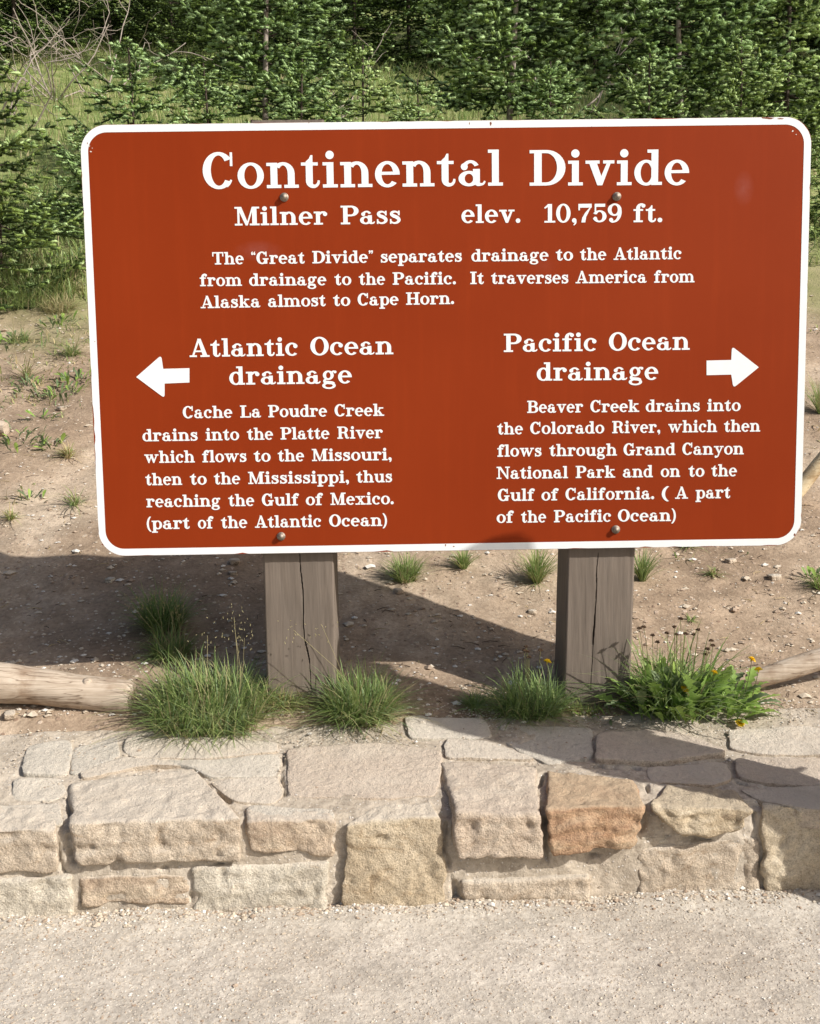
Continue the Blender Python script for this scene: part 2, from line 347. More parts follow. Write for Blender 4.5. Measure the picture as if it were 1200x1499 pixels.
def gravel_z(x, y):
    x = np.asarray(x, float); y = np.asarray(y, float)
    near = np.exp(-((y - yfront(x)) / 0.06) ** 2)
    return 0.006 * fbm(P3(x, y), 3, 3, 21) + 0.0026 * fbm(P3(x, y), 40, 3, 22) + 0.003 * fbm(P3(x, y), 11, 3, 23) + near * (0.006 + 0.010 * fbm(P3(x, y), 9, 2, 24)) - 0.02 * np.clip(-y - 6, 0, None) * 0
def axis(a, b, core0, core1, step, grow=1.25):
    mid = list(np.arange(core0, core1 + step, step)); s = step; p = core0; lo = []
    while p > a: s *= grow; p -= s; lo.append(p)
    s = step; p = mid[-1]; hi = []
    while p < b: s *= grow; p += s; hi.append(p)
    return np.array(lo[::-1] + mid + hi)
xs = axis(-260, 260, -2.2, 2.2, 0.022); ys = np.concatenate([np.arange(1.9, 2.62, 0.06), np.arange(2.62, 5.2, 0.022), np.arange(5.2, 9, 0.05)])
s = 0.05; yl = []
p = ys[-1]
while p < 300: s *= 1.08; p += s; yl.append(p)
ys = np.concatenate([ys, yl])
X, Y = np.meshgrid(xs, ys, indexing='ij')
V = np.stack([X, Y, hill_z(X, Y)], -1)
hill = link('hillside', make_mesh('hillside', V.reshape(-1, 3), grid_faces(len(xs), len(ys)), M_HILL)); hill['kind'] = 'structure'
xs = axis(-260, 260, -1.15, 1.15, 0.010, 1.3)
ys = np.concatenate([-np.geomspace(0.2, 260, 40)[::-1], np.linspace(-0.1, 1.7, 25), np.arange(1.71, 2.72, 0.010)])
X, Y = np.meshgrid(xs, ys, indexing='ij')
road = link('gravel_road', make_mesh('gravel_road', np.stack([X, Y, gravel_z(X, Y)], -1).reshape(-1, 3), grid_faces(len(xs), len(ys)), M_GRAVEL)); road['kind'] = 'structure'

def hit(px, py, fn=None, t0=1.0):
    d = ray(px, py); t = t0
    fn = fn or (lambda x, y: float(hill_z(x, y)))
    while t < 200:
        q = CAM + t * d
        if q[2] < fn(q[0], q[1]):
            a, b = t - 0.04 * t, t
            for _ in range(25):
                c = (a + b) / 2; q = CAM + c * d
                if q[2] < fn(q[0], q[1]): b = c
                else: a = c
            return CAM + b * d
        t *= 1.01
    return CAM + t * d
def back_ground(x, y): return max(float(hill_z(x, y)), ztop(y) - 0.012 if y < 3.02 else -9)
def spot(px, py): return hit(px, py, back_ground)

# ------------------------------------------------------------------ the stone wall
wall = empty('stone_wall', 'low mortared wall of tan and beige stones along the gravel in front of the sign', 'wall', (0, 2.5, 0))
def wpart(name, me): 
    o = link(name, me, wall); o.location = (0, -2.5, 0); return o
us = np.concatenate([np.arange(-2.7, -1.05, 0.03), np.arange(-1.05, 1.12, 0.005), np.arange(1.12, 3.0, 0.03)])
prof = []
for q in np.linspace(0, 1, 46): prof.append((0.006 + 0.020 * q, -0.05 + 0.238 * q))
for a in np.linspace(0, math.pi / 2, 7)[1:]: prof.append((0.026 + 0.022 * (1 - math.cos(a)), 0.188 + 0.018 * math.sin(a)))
for q in np.linspace(0, 1, 90)[1:]: prof.append((0.048 + 0.53 * q, None))
def front_pt(px, py, out=0.0):                            # where the view ray meets the wall face
    d = ray(px, py)
    # y = 2.458 + .0413 x + .1 z - out
    t = (2.458 - out + 0.1 * CAM[2]) / (d[1] - 0.0413 * d[0] - 0.1 * d[2])
    return CAM + t * d
def top_pt(px, py, up=0.0):
    d = ray(px, py)                                       # z = .213+up+.105(y-2.48)
    t = (CAM[2] - (0.213 + up - 0.155 * 2.48)) / (0.155 * d[1] - d[2])
    return CAM + t * d
PV = []
for d, z in prof:
    yy = yfront(us) + d
    zz = np.full_like(us, z) if z is not None else ztop(yy) - 0.004
    if z is None and d > 0.5: zz = zz - (d - 0.5) * 0.5
    PV.append(np.stack([us, yy, zz], -1))
PV = np.stack(PV, 1)
dsp = 0.009 * fbm(PV, 7, 3, 31) + 0.004 * fbm(PV, 38, 3, 32)
CR = [('t', [(285, 1132), (302, 1146), (322, 1160), (338, 1174)], .0045), ('t', [(416, 1102), (412, 1122), (414, 1140), (417, 1162)], .004), ('t', [(222, 1112), (226, 1124)], .005), ('t', [(180, 1098), (186, 1108), (200, 1114)], .003),
      ('t', [(106, 1146), (108, 1152)], .003), ('t', [(57, 1136), (86, 1137)], .004), ('t', [(96, 1160), (100, 1185), (110, 1200)], .005), ('t', [(796, 1132), (788, 1150), (782, 1170)], .005), ('t', [(868, 1118), (940, 1124), (1000, 1120), (1064, 1108)], .005),
      ('t', [(1076, 1142), (1130, 1152), (1200, 1150)], .004), ('t', [(340, 1174), (400, 1178)], .0025), ('t', [(650, 1088), (656, 1100)], .003), ('t', [(945, 1148), (950, 1160)], .005),
      ('f', [(98, 1212), (99, 1240), (106, 1264)], .009), ('f', [(82, 1226), (86, 1262), (94, 1288)], .006), ('f', [(109, 1272), (112, 1300), (118, 1322)], .006), ('f', [(357, 1204), (357, 1240)], .004), ('f', [(497, 1206), (492, 1250), (492, 1320)], .0035),
      ('f', [(652, 1196), (648, 1240), (654, 1262), (664, 1300)], .007), ('f', [(666, 1298), (672, 1334)], .010), ('f', [(796, 1196), (797, 1230), (801, 1258)], .008), ('f', [(946, 1186), (940, 1216)], .010), ('f', [(1106, 1190), (1112, 1226), (1112, 1300)], .006),
      ('f', [(278, 1312), (280, 1342)], .007), ('f', [(112, 1272), (200, 1272), (352, 1268)], .005), ('f', [(806, 1258), (880, 1252), (928, 1246)], .006), ('f', [(664, 1256), (720, 1262), (790, 1258)], .005), ('f', [(118, 1330), (200, 1332), (270, 1328)], .0035), ('f', [(950, 1212), (990, 1230), (1040, 1234)], .006)]
dep = np.zeros(PV.shape[:2])
for kind, pts_, wd in CR:
    W3 = np.array([(top_pt if kind == 't' else front_pt)(*q) for q in pts_])
    for p_, q_ in zip(W3[:-1], W3[1:]):
        lo = np.minimum(p_, q_) - .03; hi = np.maximum(p_, q_) + .03; ii = np.where((us > lo[0]) & (us < hi[0]))[0]
        if not len(ii): continue
        A_ = PV[ii[0]:ii[-1] + 1]; A_ = A_ + 0.006 * np.stack([fbm(A_, 30, 2, 41), fbm(A_, 30, 2, 42), fbm(A_, 30, 2, 43)], -1); e_ = q_ - p_; tt = np.clip(((A_ - p_) @ e_) / (e_ @ e_), 0, 1); dd = np.linalg.norm(A_ - p_ - tt[..., None] * e_, axis=-1)
        dep[ii[0]:ii[-1] + 1] = np.maximum(dep[ii[0]:ii[-1] + 1], np.clip(1.5 - dd / wd, 0, 1))
inw = np.array([0 if z is not None else 1 for _, z in prof], float)[None]
PV[..., 2] += dsp - 0.026 * dep * inw; PV[..., 1] += -dsp * 0.8 + 0.030 * dep * (1 - inw)
wpart('mortar', make_mesh('mortar', PV.reshape(-1, 3), grid_faces(len(us), len(prof)), M_MORTAR))

def cube_surface(n):
    pts = {}; F = []; V = []
    def vid(i, j, k):
        key = (i, j, k)
        if key not in pts: pts[key] = len(V); V.append(key)
        return pts[key]
    nx, ny, nz = n
    for k in (0, nz):
        for i in range(nx):
            for j in range(ny):
                q = [vid(i, j, k), vid(i + 1, j, k), vid(i + 1, j + 1, k), vid(i, j + 1, k)]; F.append(q if k else q[::-1])
    for j in (0, ny):
        for i in range(nx):
            for k in range(nz):
                q = [vid(i, j, k), vid(i + 1, j, k), vid(i + 1, j, k + 1), vid(i, j, k + 1)]; F.append(q if j == 0 else q[::-1])
    for i in (0, nx):
        for j in range(ny):
            for k in range(nz):
                q = [vid(i, j, k), vid(i, j + 1, k), vid(i, j + 1, k + 1), vid(i, j, k + 1)]; F.append(q if i else q[::-1])
    return np.array(V, float) / np.array(n) * 2 - 1, np.array(F)
stone_no = 0
def rock_mesh(C8, k=7, amp=0.010, fine=0.0035, step=0.0075, seed=0, material=None, facet=0.0015, layer=0.004):
    """C8: [zlow/zhigh][back/front][left/right] corners"""
    C8 = np.asarray(C8, float)
    ex = np.linalg.norm(C8[1, 1, 1] - C8[1, 1, 0]); ey = np.linalg.norm(C8[1, 0, 0] - C8[1, 1, 0]); ez = np.linalg.norm(C8[1, 1, 0] - C8[0, 1, 0])
    n = [max(4, int(round(e / step))) for e in (ex, ey, ez)]
    U, F = cube_surface(n)
    dims = np.array([ex, ey, ez]); RD = 0.006 + 0.05 / max(k, 4)             # edge radius in metres
    W_ = U * dims / 2; lim = np.maximum(dims / 2 - RD, dims * 0.22); core = np.clip(W_, -lim, lim); ov = W_ - core
    on = np.linalg.norm(ov, axis=1)[:, None] + 1e-9; om = np.abs(ov).max(1)[:, None]
    Q = (core + ov * om / on) / (dims / 2)
    u, v, w_ = ((Q + 1) / 2).T
    P = 0
    for a, wz in ((0, 1 - w_), (1, w_)):
        for b, wy in ((0, v), (1, 1 - v)):
            for c, wx in ((0, 1 - u), (1, u)):
                P = P + (wz * wy * wx)[:, None] * C8[a, b, c]
    ctr = P.mean(0); Nn = ov / on; flat = (np.abs(U) > .999); Nn = np.where(on > 1e-6, Nn, flat * np.sign(U)); Nn = Nn * np.array([1, 1, 1.0])
    Nn[:, 1] = -np.abs(Nn[:, 1]) * np.sign(-U[:, 1] + 1e-9) * 1.0
    D = np.stack([fbm(P, 8, 3, seed + 50), fbm(P, 8, 2, seed + 60) * .6, fbm(P, 8, 3, seed + 70)], -1) * amp
    D = D + 0.5 * amp * np.stack([fbm(P, 26, 3, seed + 51), fbm(P, 26, 3, seed + 61) * .6, fbm(P, 26, 3, seed + 71)], -1)
    # bedding: the face steps in and out along uneven near-level layers
    lay = P[:, 2] * 55 + 1.6 * fbm(P, 5, 3, seed + 75) ; st = np.floor(lay); fr_ = lay - st
    hv = _hash(st.astype(np.int64), st.astype(np.int64) * 0 + seed, st.astype(np.int64) * 0, 5) + (_hash(st.astype(np.int64) + 1, st.astype(np.int64) * 0 + seed, st.astype(np.int64) * 0, 5) - _hash(st.astype(np.int64), st.astype(np.int64) * 0 + seed, st.astype(np.int64) * 0, 5)) * sstep((fr_ - .75) / .25)
    side = np.clip(np.abs(Nn[:, 1]) + np.abs(Nn[:, 0]), 0, 1)
    # facets: cellular chips on the face
    ch = np.abs(fbm(P * np.array([1, 1, 1.4]), 13, 2, seed + 80)); ch = np.clip(0.22 - ch, 0, 1) * -1
    edge = np.clip(om[:, 0] / RD, 0, 1) * (on[:, 0] > RD * .3)
    nick = np.clip(fbm(P, 30, 2, seed + 85) - .12, 0, 1) * edge * 0.02
    topm = np.clip(Nn[:, 2], 0, 1) * (on[:, 0] > 0); topm = np.maximum(topm, (U[:, 2] > .999) * (om[:, 0] <= RD * 1.01) * 1.0); facet = facet * (1 - .85 * topm); D = D * (1 - .6 * topm)[:, None]
    nick = nick * (1 - .5 * topm)
    disp = fine * 1.2 * fbm(P, 42, 3, seed + 90) + facet * (1 - np.abs(fbm(P * np.array([1, 1, 2.0]), 16, 3, seed + 81)) * 3) + layer * (hv - .5) * side + ch * facet * 3 - nick
    P = P + D + Nn * disp[:, None]
    me = make_mesh('stone', P, F, material)
    return me
def front_stone(TL, TR, BR, BL, bl, br, kind, out=0.0, up=0.004, **kw):
    """corners of the face in the photograph, and the two rear corners of the top"""
    global stone_no; stone_no += 1
    f = [front_pt(*q, out) for q in (TL, TR, BR, BL)]
    if bl is None:
        bt = [f[0] + [0, 0.12, 0], f[1] + [0, 0.12, 0]]
    else: bt = [top_pt(*bl, up), top_pt(*br, up)]
    lo = [bt[0].copy(), bt[1].copy()]
    lo[0][2] = f[3][2]; lo[1][2] = f[2][2]
    C8 = [[[lo[0], lo[1]], [f[3], f[2]]], [[bt[0], bt[1]], [f[0], f[1]]]]
    return wpart('stone', rock_mesh(C8, seed=stone_no * 7, material=ST[kind], **kw))
# upper course, left to right (face and top both show)
front_stone((-140, 1222), (84, 1214), (86, 1276), (-140, 1290), (-120, 1182), (82, 1180), 'beige', 0.004, k=20, up=0.003)
front_stone((103, 1206), (355, 1197), (354, 1263), (113, 1267), (104, 1144), (284, 1122), 'beige', 0.016, k=26, amp=0.010, up=0.006)
front_stone((360, 1202), (494, 1199), (488, 1256), (361, 1246), (358, 1182), (486, 1187), 'tan', 0.004, k=18, up=0.002, facet=0.002)
front_stone((505, 1204), (646, 1194), (656, 1336), (495, 1334), (548, 1178), (632, 1172), 'granite', 0.006, k=18, facet=0.003, up=0.003, layer=0.001)
front_stone((664, 1188), (792, 1190), (794, 1256), (664, 1254), (646, 1112), (786, 1120), 'pink', 0.030, k=14, amp=0.014, layer=0.006)
front_stone((798, 1184), (944, 1180), (932, 1242), (806, 1255), (800, 1126), (926, 1142), 'orange', 0.032, k=30, amp=0.013, facet=0.004, layer=0.007)
front_stone((948, 1176), (1102, 1186), (1086, 1212), (1000, 1230), (976, 1148), (1072, 1156), 'rough', 0.026, k=11, amp=0.016, facet=0.0045, layer=0.008)
front_stone((1114, 1186), (1250, 1204), (1250, 1312), (1116, 1310), (1112, 1172), (1245, 1190), 'granite', 0.008, k=16, amp=0.016, facet=0.003)
front_stone((1254, 1204), (1380, 1206), (1380, 1312), (1256, 1312), (1250, 1170), (1380, 1180), 'beige', 0.008, k=16)
# lower course
front_stone((-150, 1294), (102, 1282), (108, 1350), (-150, 1356), None, None, 'pale', 0.004, k=18, layer=0.003)
front_stone((113, 1284), (276, 1282), (274, 1324), (118, 1328), None, None, 'tan', 0.000, k=16, amp=0.010, facet=0.002)
front_stone((280, 1272), (480, 1262), (484, 1342), (282, 1350), None, None, 'pale', 0.003, k=16, amp=0.014, facet=0.003)
front_stone((674, 1290), (862, 1282), (864, 1332), (680, 1340), None, None, 'beige', 0.005, k=22, amp=0.009)
front_stone((936, 1240), (1112, 1226), (1112, 1312), (938, 1320), None, None, 'beige', -0.002, k=16, amp=0.013, facet=0.002)
front_stone((868, 1272), (930, 1262), (934, 1320), (870, 1326), None, None, 'beige', -0.010, k=12, amp=0.012)
front_stone((935, 1226), (975, 1226), (985, 1240), (932, 1242), None, None, 'pale', -0.002, k=10, amp=0.010)

kinds = ['tan', 'pale', 'beige', 'granite', 'pink', 'grey', 'orange', 'beige']
r_ = random.Random(12)
for x_, sg in ((-160, -1), (1384, 1)):                     # the wall goes on beyond both sides of the view
    for k in range(3):
        w_ = r_.uniform(150, 230); a_, b_ = (x_ - w_, x_ - 6) if sg < 0 else (x_ + 4, x_ + w_); x_ = a_ if sg < 0 else b_
        yo = 8 if sg < 0 else -18
        front_stone((a_, 1216 + yo), (b_, 1212 + yo), (b_, 1274 + yo), (a_, 1278 + yo), (a_ + 10, 1140 + yo), (b_ - 5, 1136 + yo), r_.choice(kinds), 0.010, k=18, step=0.012)
        m_ = (a_ + b_) / 2 + r_.uniform(-30, 30)
        for p_, q_ in ((a_ - 10, m_ - 4), (m_ + 4, b_ - 2)): front_stone((p_, 1286 + yo), (q_, 1284 + yo), (q_, 1344 + yo), (p_, 1348 + yo), None, None, r_.choice(kinds), 0.004, k=16, step=0.012)

def slab(poly, kind, up=0.006, seed=0, edge=0.010, fine=0.0018):
    """a flat topping stone: outline in the photograph laid on the wall top"""
    pts = np.array([top_pt(*q)[:2] for q in poly])
    # resample closed outline
    seg = np.roll(pts, -1, 0) - pts; L = np.linalg.norm(seg, axis=1); tot = L.sum(); n = max(40, int(tot / 0.012))
    cum = np.concatenate([[0], np.cumsum(L)]); s = np.arange(n) / n * tot; idx = np.searchsorted(cum, s, side='right') - 1
    O = pts[idx] + seg[idx] * ((s - cum[idx]) / L[idx])[:, None]
    for _ in range(2): O = (np.roll(O, 1, 0) + 2 * O + np.roll(O, -1, 0)) / 4
    O = O + 0.007 * np.stack([fbm(P3(O[:, 0], O[:, 1]), 22, 3, seed), fbm(P3(O[:, 0], O[:, 1]), 22, 3, seed + 9)], -1)
    c = O.mean(0); rad = np.concatenate([np.linspace(0.06, 0.9, 14), [0.95, 0.98, 1.0, 1.0, 1.0]]); nr = len(rad)
    span = np.linalg.norm(O - c, axis=1).mean()
    V = []
    for i, r in enumerate(rad):
        XY = c + (O - c) * r
        z = ztop(XY[:, 1]) + up * .7 + 0.0003 + fine * fbm(P3(XY[:, 0], XY[:, 1]), 30, 3, seed + 3) + 0.007 * fbm(P3(XY[:, 0], XY[:, 1]), 7, 3, seed + 4)
        e = np.clip(((r - 1) * span + edge) / edge, 0, 1); z = z - 0.0013 * e ** 2 - 0.004 * np.clip(fbm(P3(XY[:, 0], XY[:, 1]), 26, 3, seed + 8) - .1, 0, 1) * e
        if i == nr - 2: z = z - 0.008
        if i == nr - 1: z = z - 0.05
        V.append(np.column_stack([XY, z]))
    V = np.concatenate(V)
    i = np.arange(nr - 1)[:, None] * n; j = np.arange(n)[None]
    F = np.stack([i + j, i + (j + 1) % n, i + n + (j + 1) % n, i + n + j], -1).reshape(-1, 4)
    mb = MB(); mb.add(V, F); z0 = ztop(c[1]) + up
    CV = np.concatenate([V[:n], [[c[0], c[1], V[:n, 2].mean()]]]); mb.add(CV, np.stack([np.arange(n), (np.arange(n) + 1) % n, np.full(n, n)], 1))
    return wpart('stone', mb.build('stone', ST[kind]))
slab([(40, 1092), (102, 1084), (108, 1100), (98, 1134), (60, 1134), (30, 1136)], 'grey', 0.003, 1)
slab([(106, 1096), (172, 1076), (176, 1104), (134, 1130), (102, 1134)], 'grey', 0.002, 2)
slab([(22, 1140), (92, 1138), (98, 1160), (84, 1172), (14, 1170)], 'pale', 0.002, 3)
slab([(114, 1132), (180, 1108), (222, 1112), (280, 1120), (200, 1124), (118, 1142)], 'beige', 0.001, 5)
slab([(184, 1080), (300, 1080), (408, 1088), (410, 1100), (300, 1112), (228, 1110), (196, 1110), (180, 1098)], 'beige', 0.002, 6)
slab([(230, 1114), (300, 1114), (404, 1104), (412, 1112), (410, 1136), (310, 1140), (288, 1128), (250, 1120)], 'grey', 0.002, 7)
slab([(306, 1144), (408, 1138), (414, 1164), (400, 1176), (342, 1174)], 'beige', 0.003, 8)
slab([(420, 1098), (484, 1090), (560, 1088), (648, 1100), (640, 1164), (560, 1170), (488, 1166), (420, 1166)], 'pink', 0.003, 10)
slab([(654, 1080), (720, 1086), (788, 1112), (648, 1110)], 'beige', 0.002, 11)
slab([(876, 1076), (960, 1070), (1010, 1080), (1066, 1106), (1010, 1114), (960, 1120), (868, 1114)], 'pink', 0.016, 12)
slab([(730, 1060), (866, 1066), (868, 1108), (800, 1118), (736, 1086)], 'grey', 0.001, 13)
slab([(590, 1048), (710, 1054), (722, 1080), (600, 1082)], 'pale', 0.001, 14)
slab([(1074, 1110), (1240, 1114), (1240, 1148), (1150, 1150), (1080, 1140)], 'pink', 0.006, 15)
slab([(944, 1124), (1060, 1116), (1076, 1142), (1040, 1150), (950, 1144)], 'tan', 0.001, 16)
slab([(1078, 1154), (1240, 1154), (1250, 1186), (1190, 1188), (1112, 1170)], 'beige', 0.002, 17)
slab([(1064, 1068), (1180, 1064), (1250, 1072), (1250, 1106), (1120, 1106), (1068, 1096)], 'beige', 0.003, 18)
slab([(364, 1180), (488, 1186), (492, 1197), (360, 1198)], 'grey', 0.004, 19)
slab([(-40, 1180), (84, 1176), (96, 1208), (-40, 1214)], 'pale', 0.003, 20)

# pebbles as loose stuff
def pebbles(name, pts, sizes, mats, seed, flat=0.6):
    r = np.random.default_rng(seed); n = len(pts)
    base = np.array([[1, 0, 0], [0, 1, 0], [-1, 0, 0], [0, -1, 0], [0, 0, 1], [0, 0, -1], [.62, .62, .3], [-.62, .6, .35], [-.6, -.65, .25], [.6, -.6, .35]], float)
    Fb = np.array([[0, 6, 4], [6, 1, 4], [1, 7, 4], [7, 2, 4], [2, 8, 4], [8, 3, 4], [3, 9, 4], [9, 0, 4], [6, 0, 5], [1, 6, 5], [7, 1, 5], [2, 7, 5], [8, 2, 5], [3, 8, 5], [9, 3, 5], [0, 9, 5]])
    th = r.uniform(0, 6.28, n); c, s_ = np.cos(th), np.sin(th)
    B = base[None] * (1 + r.uniform(-0.28, 0.28, (n, 10, 3)))
    B[..., 0] *= sizes[:, None] * r.uniform(0.8, 1.4, (n, 1)); B[..., 1] *= sizes[:, None]; B[..., 2] *= sizes[:, None] * flat * r.uniform(0.7, 1.2, (n, 1))
    Xr = B[..., 0] * c[:, None] - B[..., 1] * s_[:, None]; Yr = B[..., 0] * s_[:, None] + B[..., 1] * c[:, None]
    V = np.stack([Xr, Yr, B[..., 2]], -1) + pts[:, None, :]
    F = (Fb[None] + (np.arange(n) * 10)[:, None, None]).reshape(-1, 3)
    mi = np.repeat(r.choice(len(mats), n, p=[0.55, 0.27, 0.18][:len(mats)]), 16)
    o = link(name, make_mesh(name, V.reshape(-1, 3), F, mats, mi, smooth=False)); o['kind'] = 'stuff'; return o
n = 16000
px_ = rng.uniform(-1.15, 1.15, n); py_ = rng.uniform(1.75, 2.47, n)
keep = (fbm(P3(px_, py_), 2.5, 3, 77) + rng.uniform(-.5, .9, n)) > 0.1; px_, py_ = px_[keep], py_[keep]
edge_n = 2600; ex = rng.uniform(-1.15, 1.15, edge_n); ey = yfront(ex) + 0.012 - np.abs(rng.normal(0, 0.035, edge_n)); sz = np.concatenate([rng.lognormal(-6.35, 0.36, len(px_)), rng.lognormal(-5.85, 0.42, edge_n)])
ax_ = np.concatenate([px_, ex]); ay_ = np.concatenate([py_, ey])
pebbles('loose_gravel', np.stack([ax_, ay_, gravel_z(ax_, ay_) + sz * 0.15], -1), np.clip(sz, 0.001, 0.010), M_PEB, 1)
n = 18000
d_ = rng.uniform(0, 1, n) ** 1.6; py_ = 2.98 + 4.2 * d_; px_ = rng.uniform(-1, 1, n) * (0.45 * py_ + 0.3)
sz = np.clip(rng.lognormal(-5.75, 0.6, n), 0.0015, 0.022)
pebbles('dirt_pebbles', np.stack([px_, py_, hill_z(px_, py_) + sz * 0.05], -1), sz, M_PEB, 2)
n = 5000                                                   # pale grit lying on the wall top, mostly at the back
px_ = rng.uniform(-1.1, 1.15, n); v_ = rng.beta(3.0, 1.3, n) * 0.5; py_ = yfront(px_) + 0.07 + v_
keep = fbm(P3(px_, py_), 5, 3, 70) + rng.uniform(-.4, .4, n) > 0.05; px_, py_ = px_[keep], py_[keep]
sz = rng.lognormal(-6.1, 0.35, len(px_))
pebbles('grit_on_wall', np.stack([px_, py_, ztop(py_) + 0.0005 + 0 * sz], -1), sz, [M_PEB[0], M_PEB[1], M_PEB[2]], 3)

rg = np.random.default_rng(88); n = 900; mb = MB()
for i in range(n):
    y_ = 2.97 + 3.8 * rg.uniform() ** 1.5; x_ = rg.uniform(-1, 1) * (.45 * y_ + .2); L_ = rg.uniform(.012, .06); a_ = rg.uniform(0, 6.28)
    z_ = float(hill_z(x_, y_)); p0 = np.array([x_, y_, z_ + .002]); p1 = p0 + [L_ * math.cos(a_), L_ * math.sin(a_), rg.uniform(0, .008)]; tube(mb, [p0, (p0 + p1) / 2 + [0, 0, .003], p1], [.0012, .001, .0006], 4, int(rg.uniform() < .5), False)
o = link('plant_litter', mb.build('plant_litter', [M_ROOT, M_GR[2]])); o['kind'] = 'stuff'
rocks = [((343, 824), 0.022, 'pale flat rock on the dirt in the sun, left of the left post'), ((341, 841), 0.016, 'small pale rock just below a larger one left of the left post'),
         ((160, 851), 0.018, 'grey rock in the sign shadow below the lower left corner of the sign'), ((583, 866), 0.015, 'pale stone on the dirt just below the first grass tuft between the posts'),
         ((778, 897), 0.014, 'white stone on bare dirt between the posts near the right post'), ((1069, 822), 0.017, 'pale rock on the slope under the lower right corner of the sign'),
         ((1133, 846), 0.020, 'flat buff rock on the slope at the right, beyond the sign corner'), ((15, 1049), 0.02, 'brown stone lying beside the end of the left log'),
         ((616, 1058), 0.022, 'dark flat pebble on the wall top between the middle grass tufts'), ((90, 600), 0.022, 'pale stone in the dirt beside the left border of the sign')]
for (px, py), r_, lab in rocks:
    q = spot(px, py); C8 = [[[None] * 2 for _ in range(2)] for _ in range(2)]
    for a in (0, 1):
        for b in (0, 1):
            for c in (0, 1): C8[a][b][c] = np.array([(c * 2 - 1) * r_ * rnd.uniform(.9, 1.3), (0.5 - b) * 2 * r_ * rnd.uniform(.7, 1), (a * 1.0 - 0.3) * r_])
    o = link('rock', rock_mesh(C8, 3.0, r_ * 0.3, r_ * 0.08, r_ / 4, int(px), ST[rnd.choice(['pale', 'beige', 'pink'])]), None, q)
    o.rotation_euler[2] = rnd.uniform(0, 3); tag(o, lab, 'rock', 'loose rocks on the dirt')

# ------------------------------------------------------------------ the sign
SW, SH = 1.984, 1.1756
SC = np.array([0.11466, 3.06227, 1.34442]); SR = RZ(0.012046) @ RX(-0.044282) @ RY(-0.00151)
sign = bpy.data.objects.new('information_sign', None); COL.objects.link(sign); sign.empty_display_size = 0.1
mm = Matrix.Identity(4)
for i in range(3):
    for j in range(3): mm[i][j] = SR[i][j]
    mm[i][3] = SC[i]
sign.matrix_world = mm
tag(sign, 'large brown sign with white border and white lettering standing on two wooden posts', 'sign')
def s_uv(px, py):                                          # photograph -> sign face (x right, z up)
    d = SR.T @ ray(px, py); o = SR.T @ (CAM - SC); t = -o[1] / d[1]; q = o + t * d
    return q[0], q[2]
def rrect(w_, h_, r, n=10):
    P = []
    for cx, cz, a0 in ((w_ / 2 - r, h_ / 2 - r, 0), (-w_ / 2 + r, h_ / 2 - r, 90), (-w_ / 2 + r, -h_ / 2 + r, 180), (w_ / 2 - r, -h_ / 2 + r, 270)):
        for a in np.linspace(a0, a0 + 90, n): P.append((cx + r * math.cos(math.radians(a)), cz + r * math.sin(math.radians(a))))
    return np.array(P)
# panel: a thick board; local y<0 faces the camera, the printed face is y=0
TH = 0.019
O = rrect(SW, SH, 0.072, 12)
def jag(P, amp, seed): # uneven worn outline
    return P
# resample outline more finely so its edge can be a little chipped
def resample(P, step):
    seg = np.roll(P, -1, 0) - P; L = np.linalg.norm(seg, axis=1); out = []
    for p, s_, l in zip(P, seg, L):
        k = max(1, int(l / step)); out += [p + s_ * (i / k) for i in range(k)]
    return np.array(out)
O = resample(O, 0.012); nO = len(O)
O = O * (1 + 0.0012 * fbm(P3(O[:, 0], O[:, 1]), 9, 4, 91))[:, None]
In = O * np.array([(SW - 0.040) / SW, (SH - 0.040) / SH])
mb = MB()
ring = lambda P, y: np.column_stack([P[:, 0], np.full(len(P), y), P[:, 1]])
idx = np.arange(nO); nx = (idx + 1) % nO
mb.add(np.concatenate([ring(O, 0.0), ring(O, TH)]), np.stack([idx, nx, nx + nO, idx + nO], 1), 1)
mb.add(np.concatenate([ring(O, 0.0), [[0, 0, 0]]]), np.stack([nx, idx, np.full(nO, nO)], 1), 0)
mb.add(np.concatenate([ring(O, TH), [[0, TH, 0]]]), np.stack([idx, nx, np.full(nO, nO)], 1), 1)
link('panel', mb.build('panel', [M_PANEL, M_EDGE], False), sign)
inner = resample(rrect(SW - 0.040, SH - 0.040, 0.052, 12), 0.012)
# match counts by angle-parameter resampling
def param(P, n):
    seg = np.roll(P, -1, 0) - P; L = np.linalg.norm(seg, axis=1); cum = np.concatenate([[0], np.cumsum(L)]); s_ = np.arange(n) / n * cum[-1]
    i = np.searchsorted(cum, s_, side='right') - 1; return P[i] + seg[i] * ((s_ - cum[i]) / L[i])[:, None]
# same corner layout -> build ring from matching rrect samples
def rr_fine(w_, h_, r):
    P = []; hw, hh = w_ / 2, h_ / 2
    segs = [((hw, -hh + r), (hw, hh - r)), ((hw - r, hh), (-hw + r, hh)), ((-hw, hh - r), (-hw, -hh + r)), ((-hw + r, -hh), (hw - r, -hh))]
    arcs = [(hw - r, hh - r, 0), (-hw + r, hh - r, 90), (-hw + r, -hh + r, 180), (hw - r, -hh + r, 270)]
    for (a, b), (cx, cz, a0) in zip(segs, arcs):
        for t in np.linspace(0, 1, 90, endpoint=False): P.append((a[0] + (b[0] - a[0]) * t, a[1] + (b[1] - a[1]) * t))
        for t in np.linspace(a0, a0 + 90, 14, endpoint=False): P.append((cx + r * math.cos(math.radians(t)), cz + r * math.sin(math.radians(t))))
    return np.array(P)
A = rr_fine(SW - 0.001, SH - 0.001, 0.072); B = rr_fine(SW - 0.040, SH - 0.040, 0.052); n = len(A)
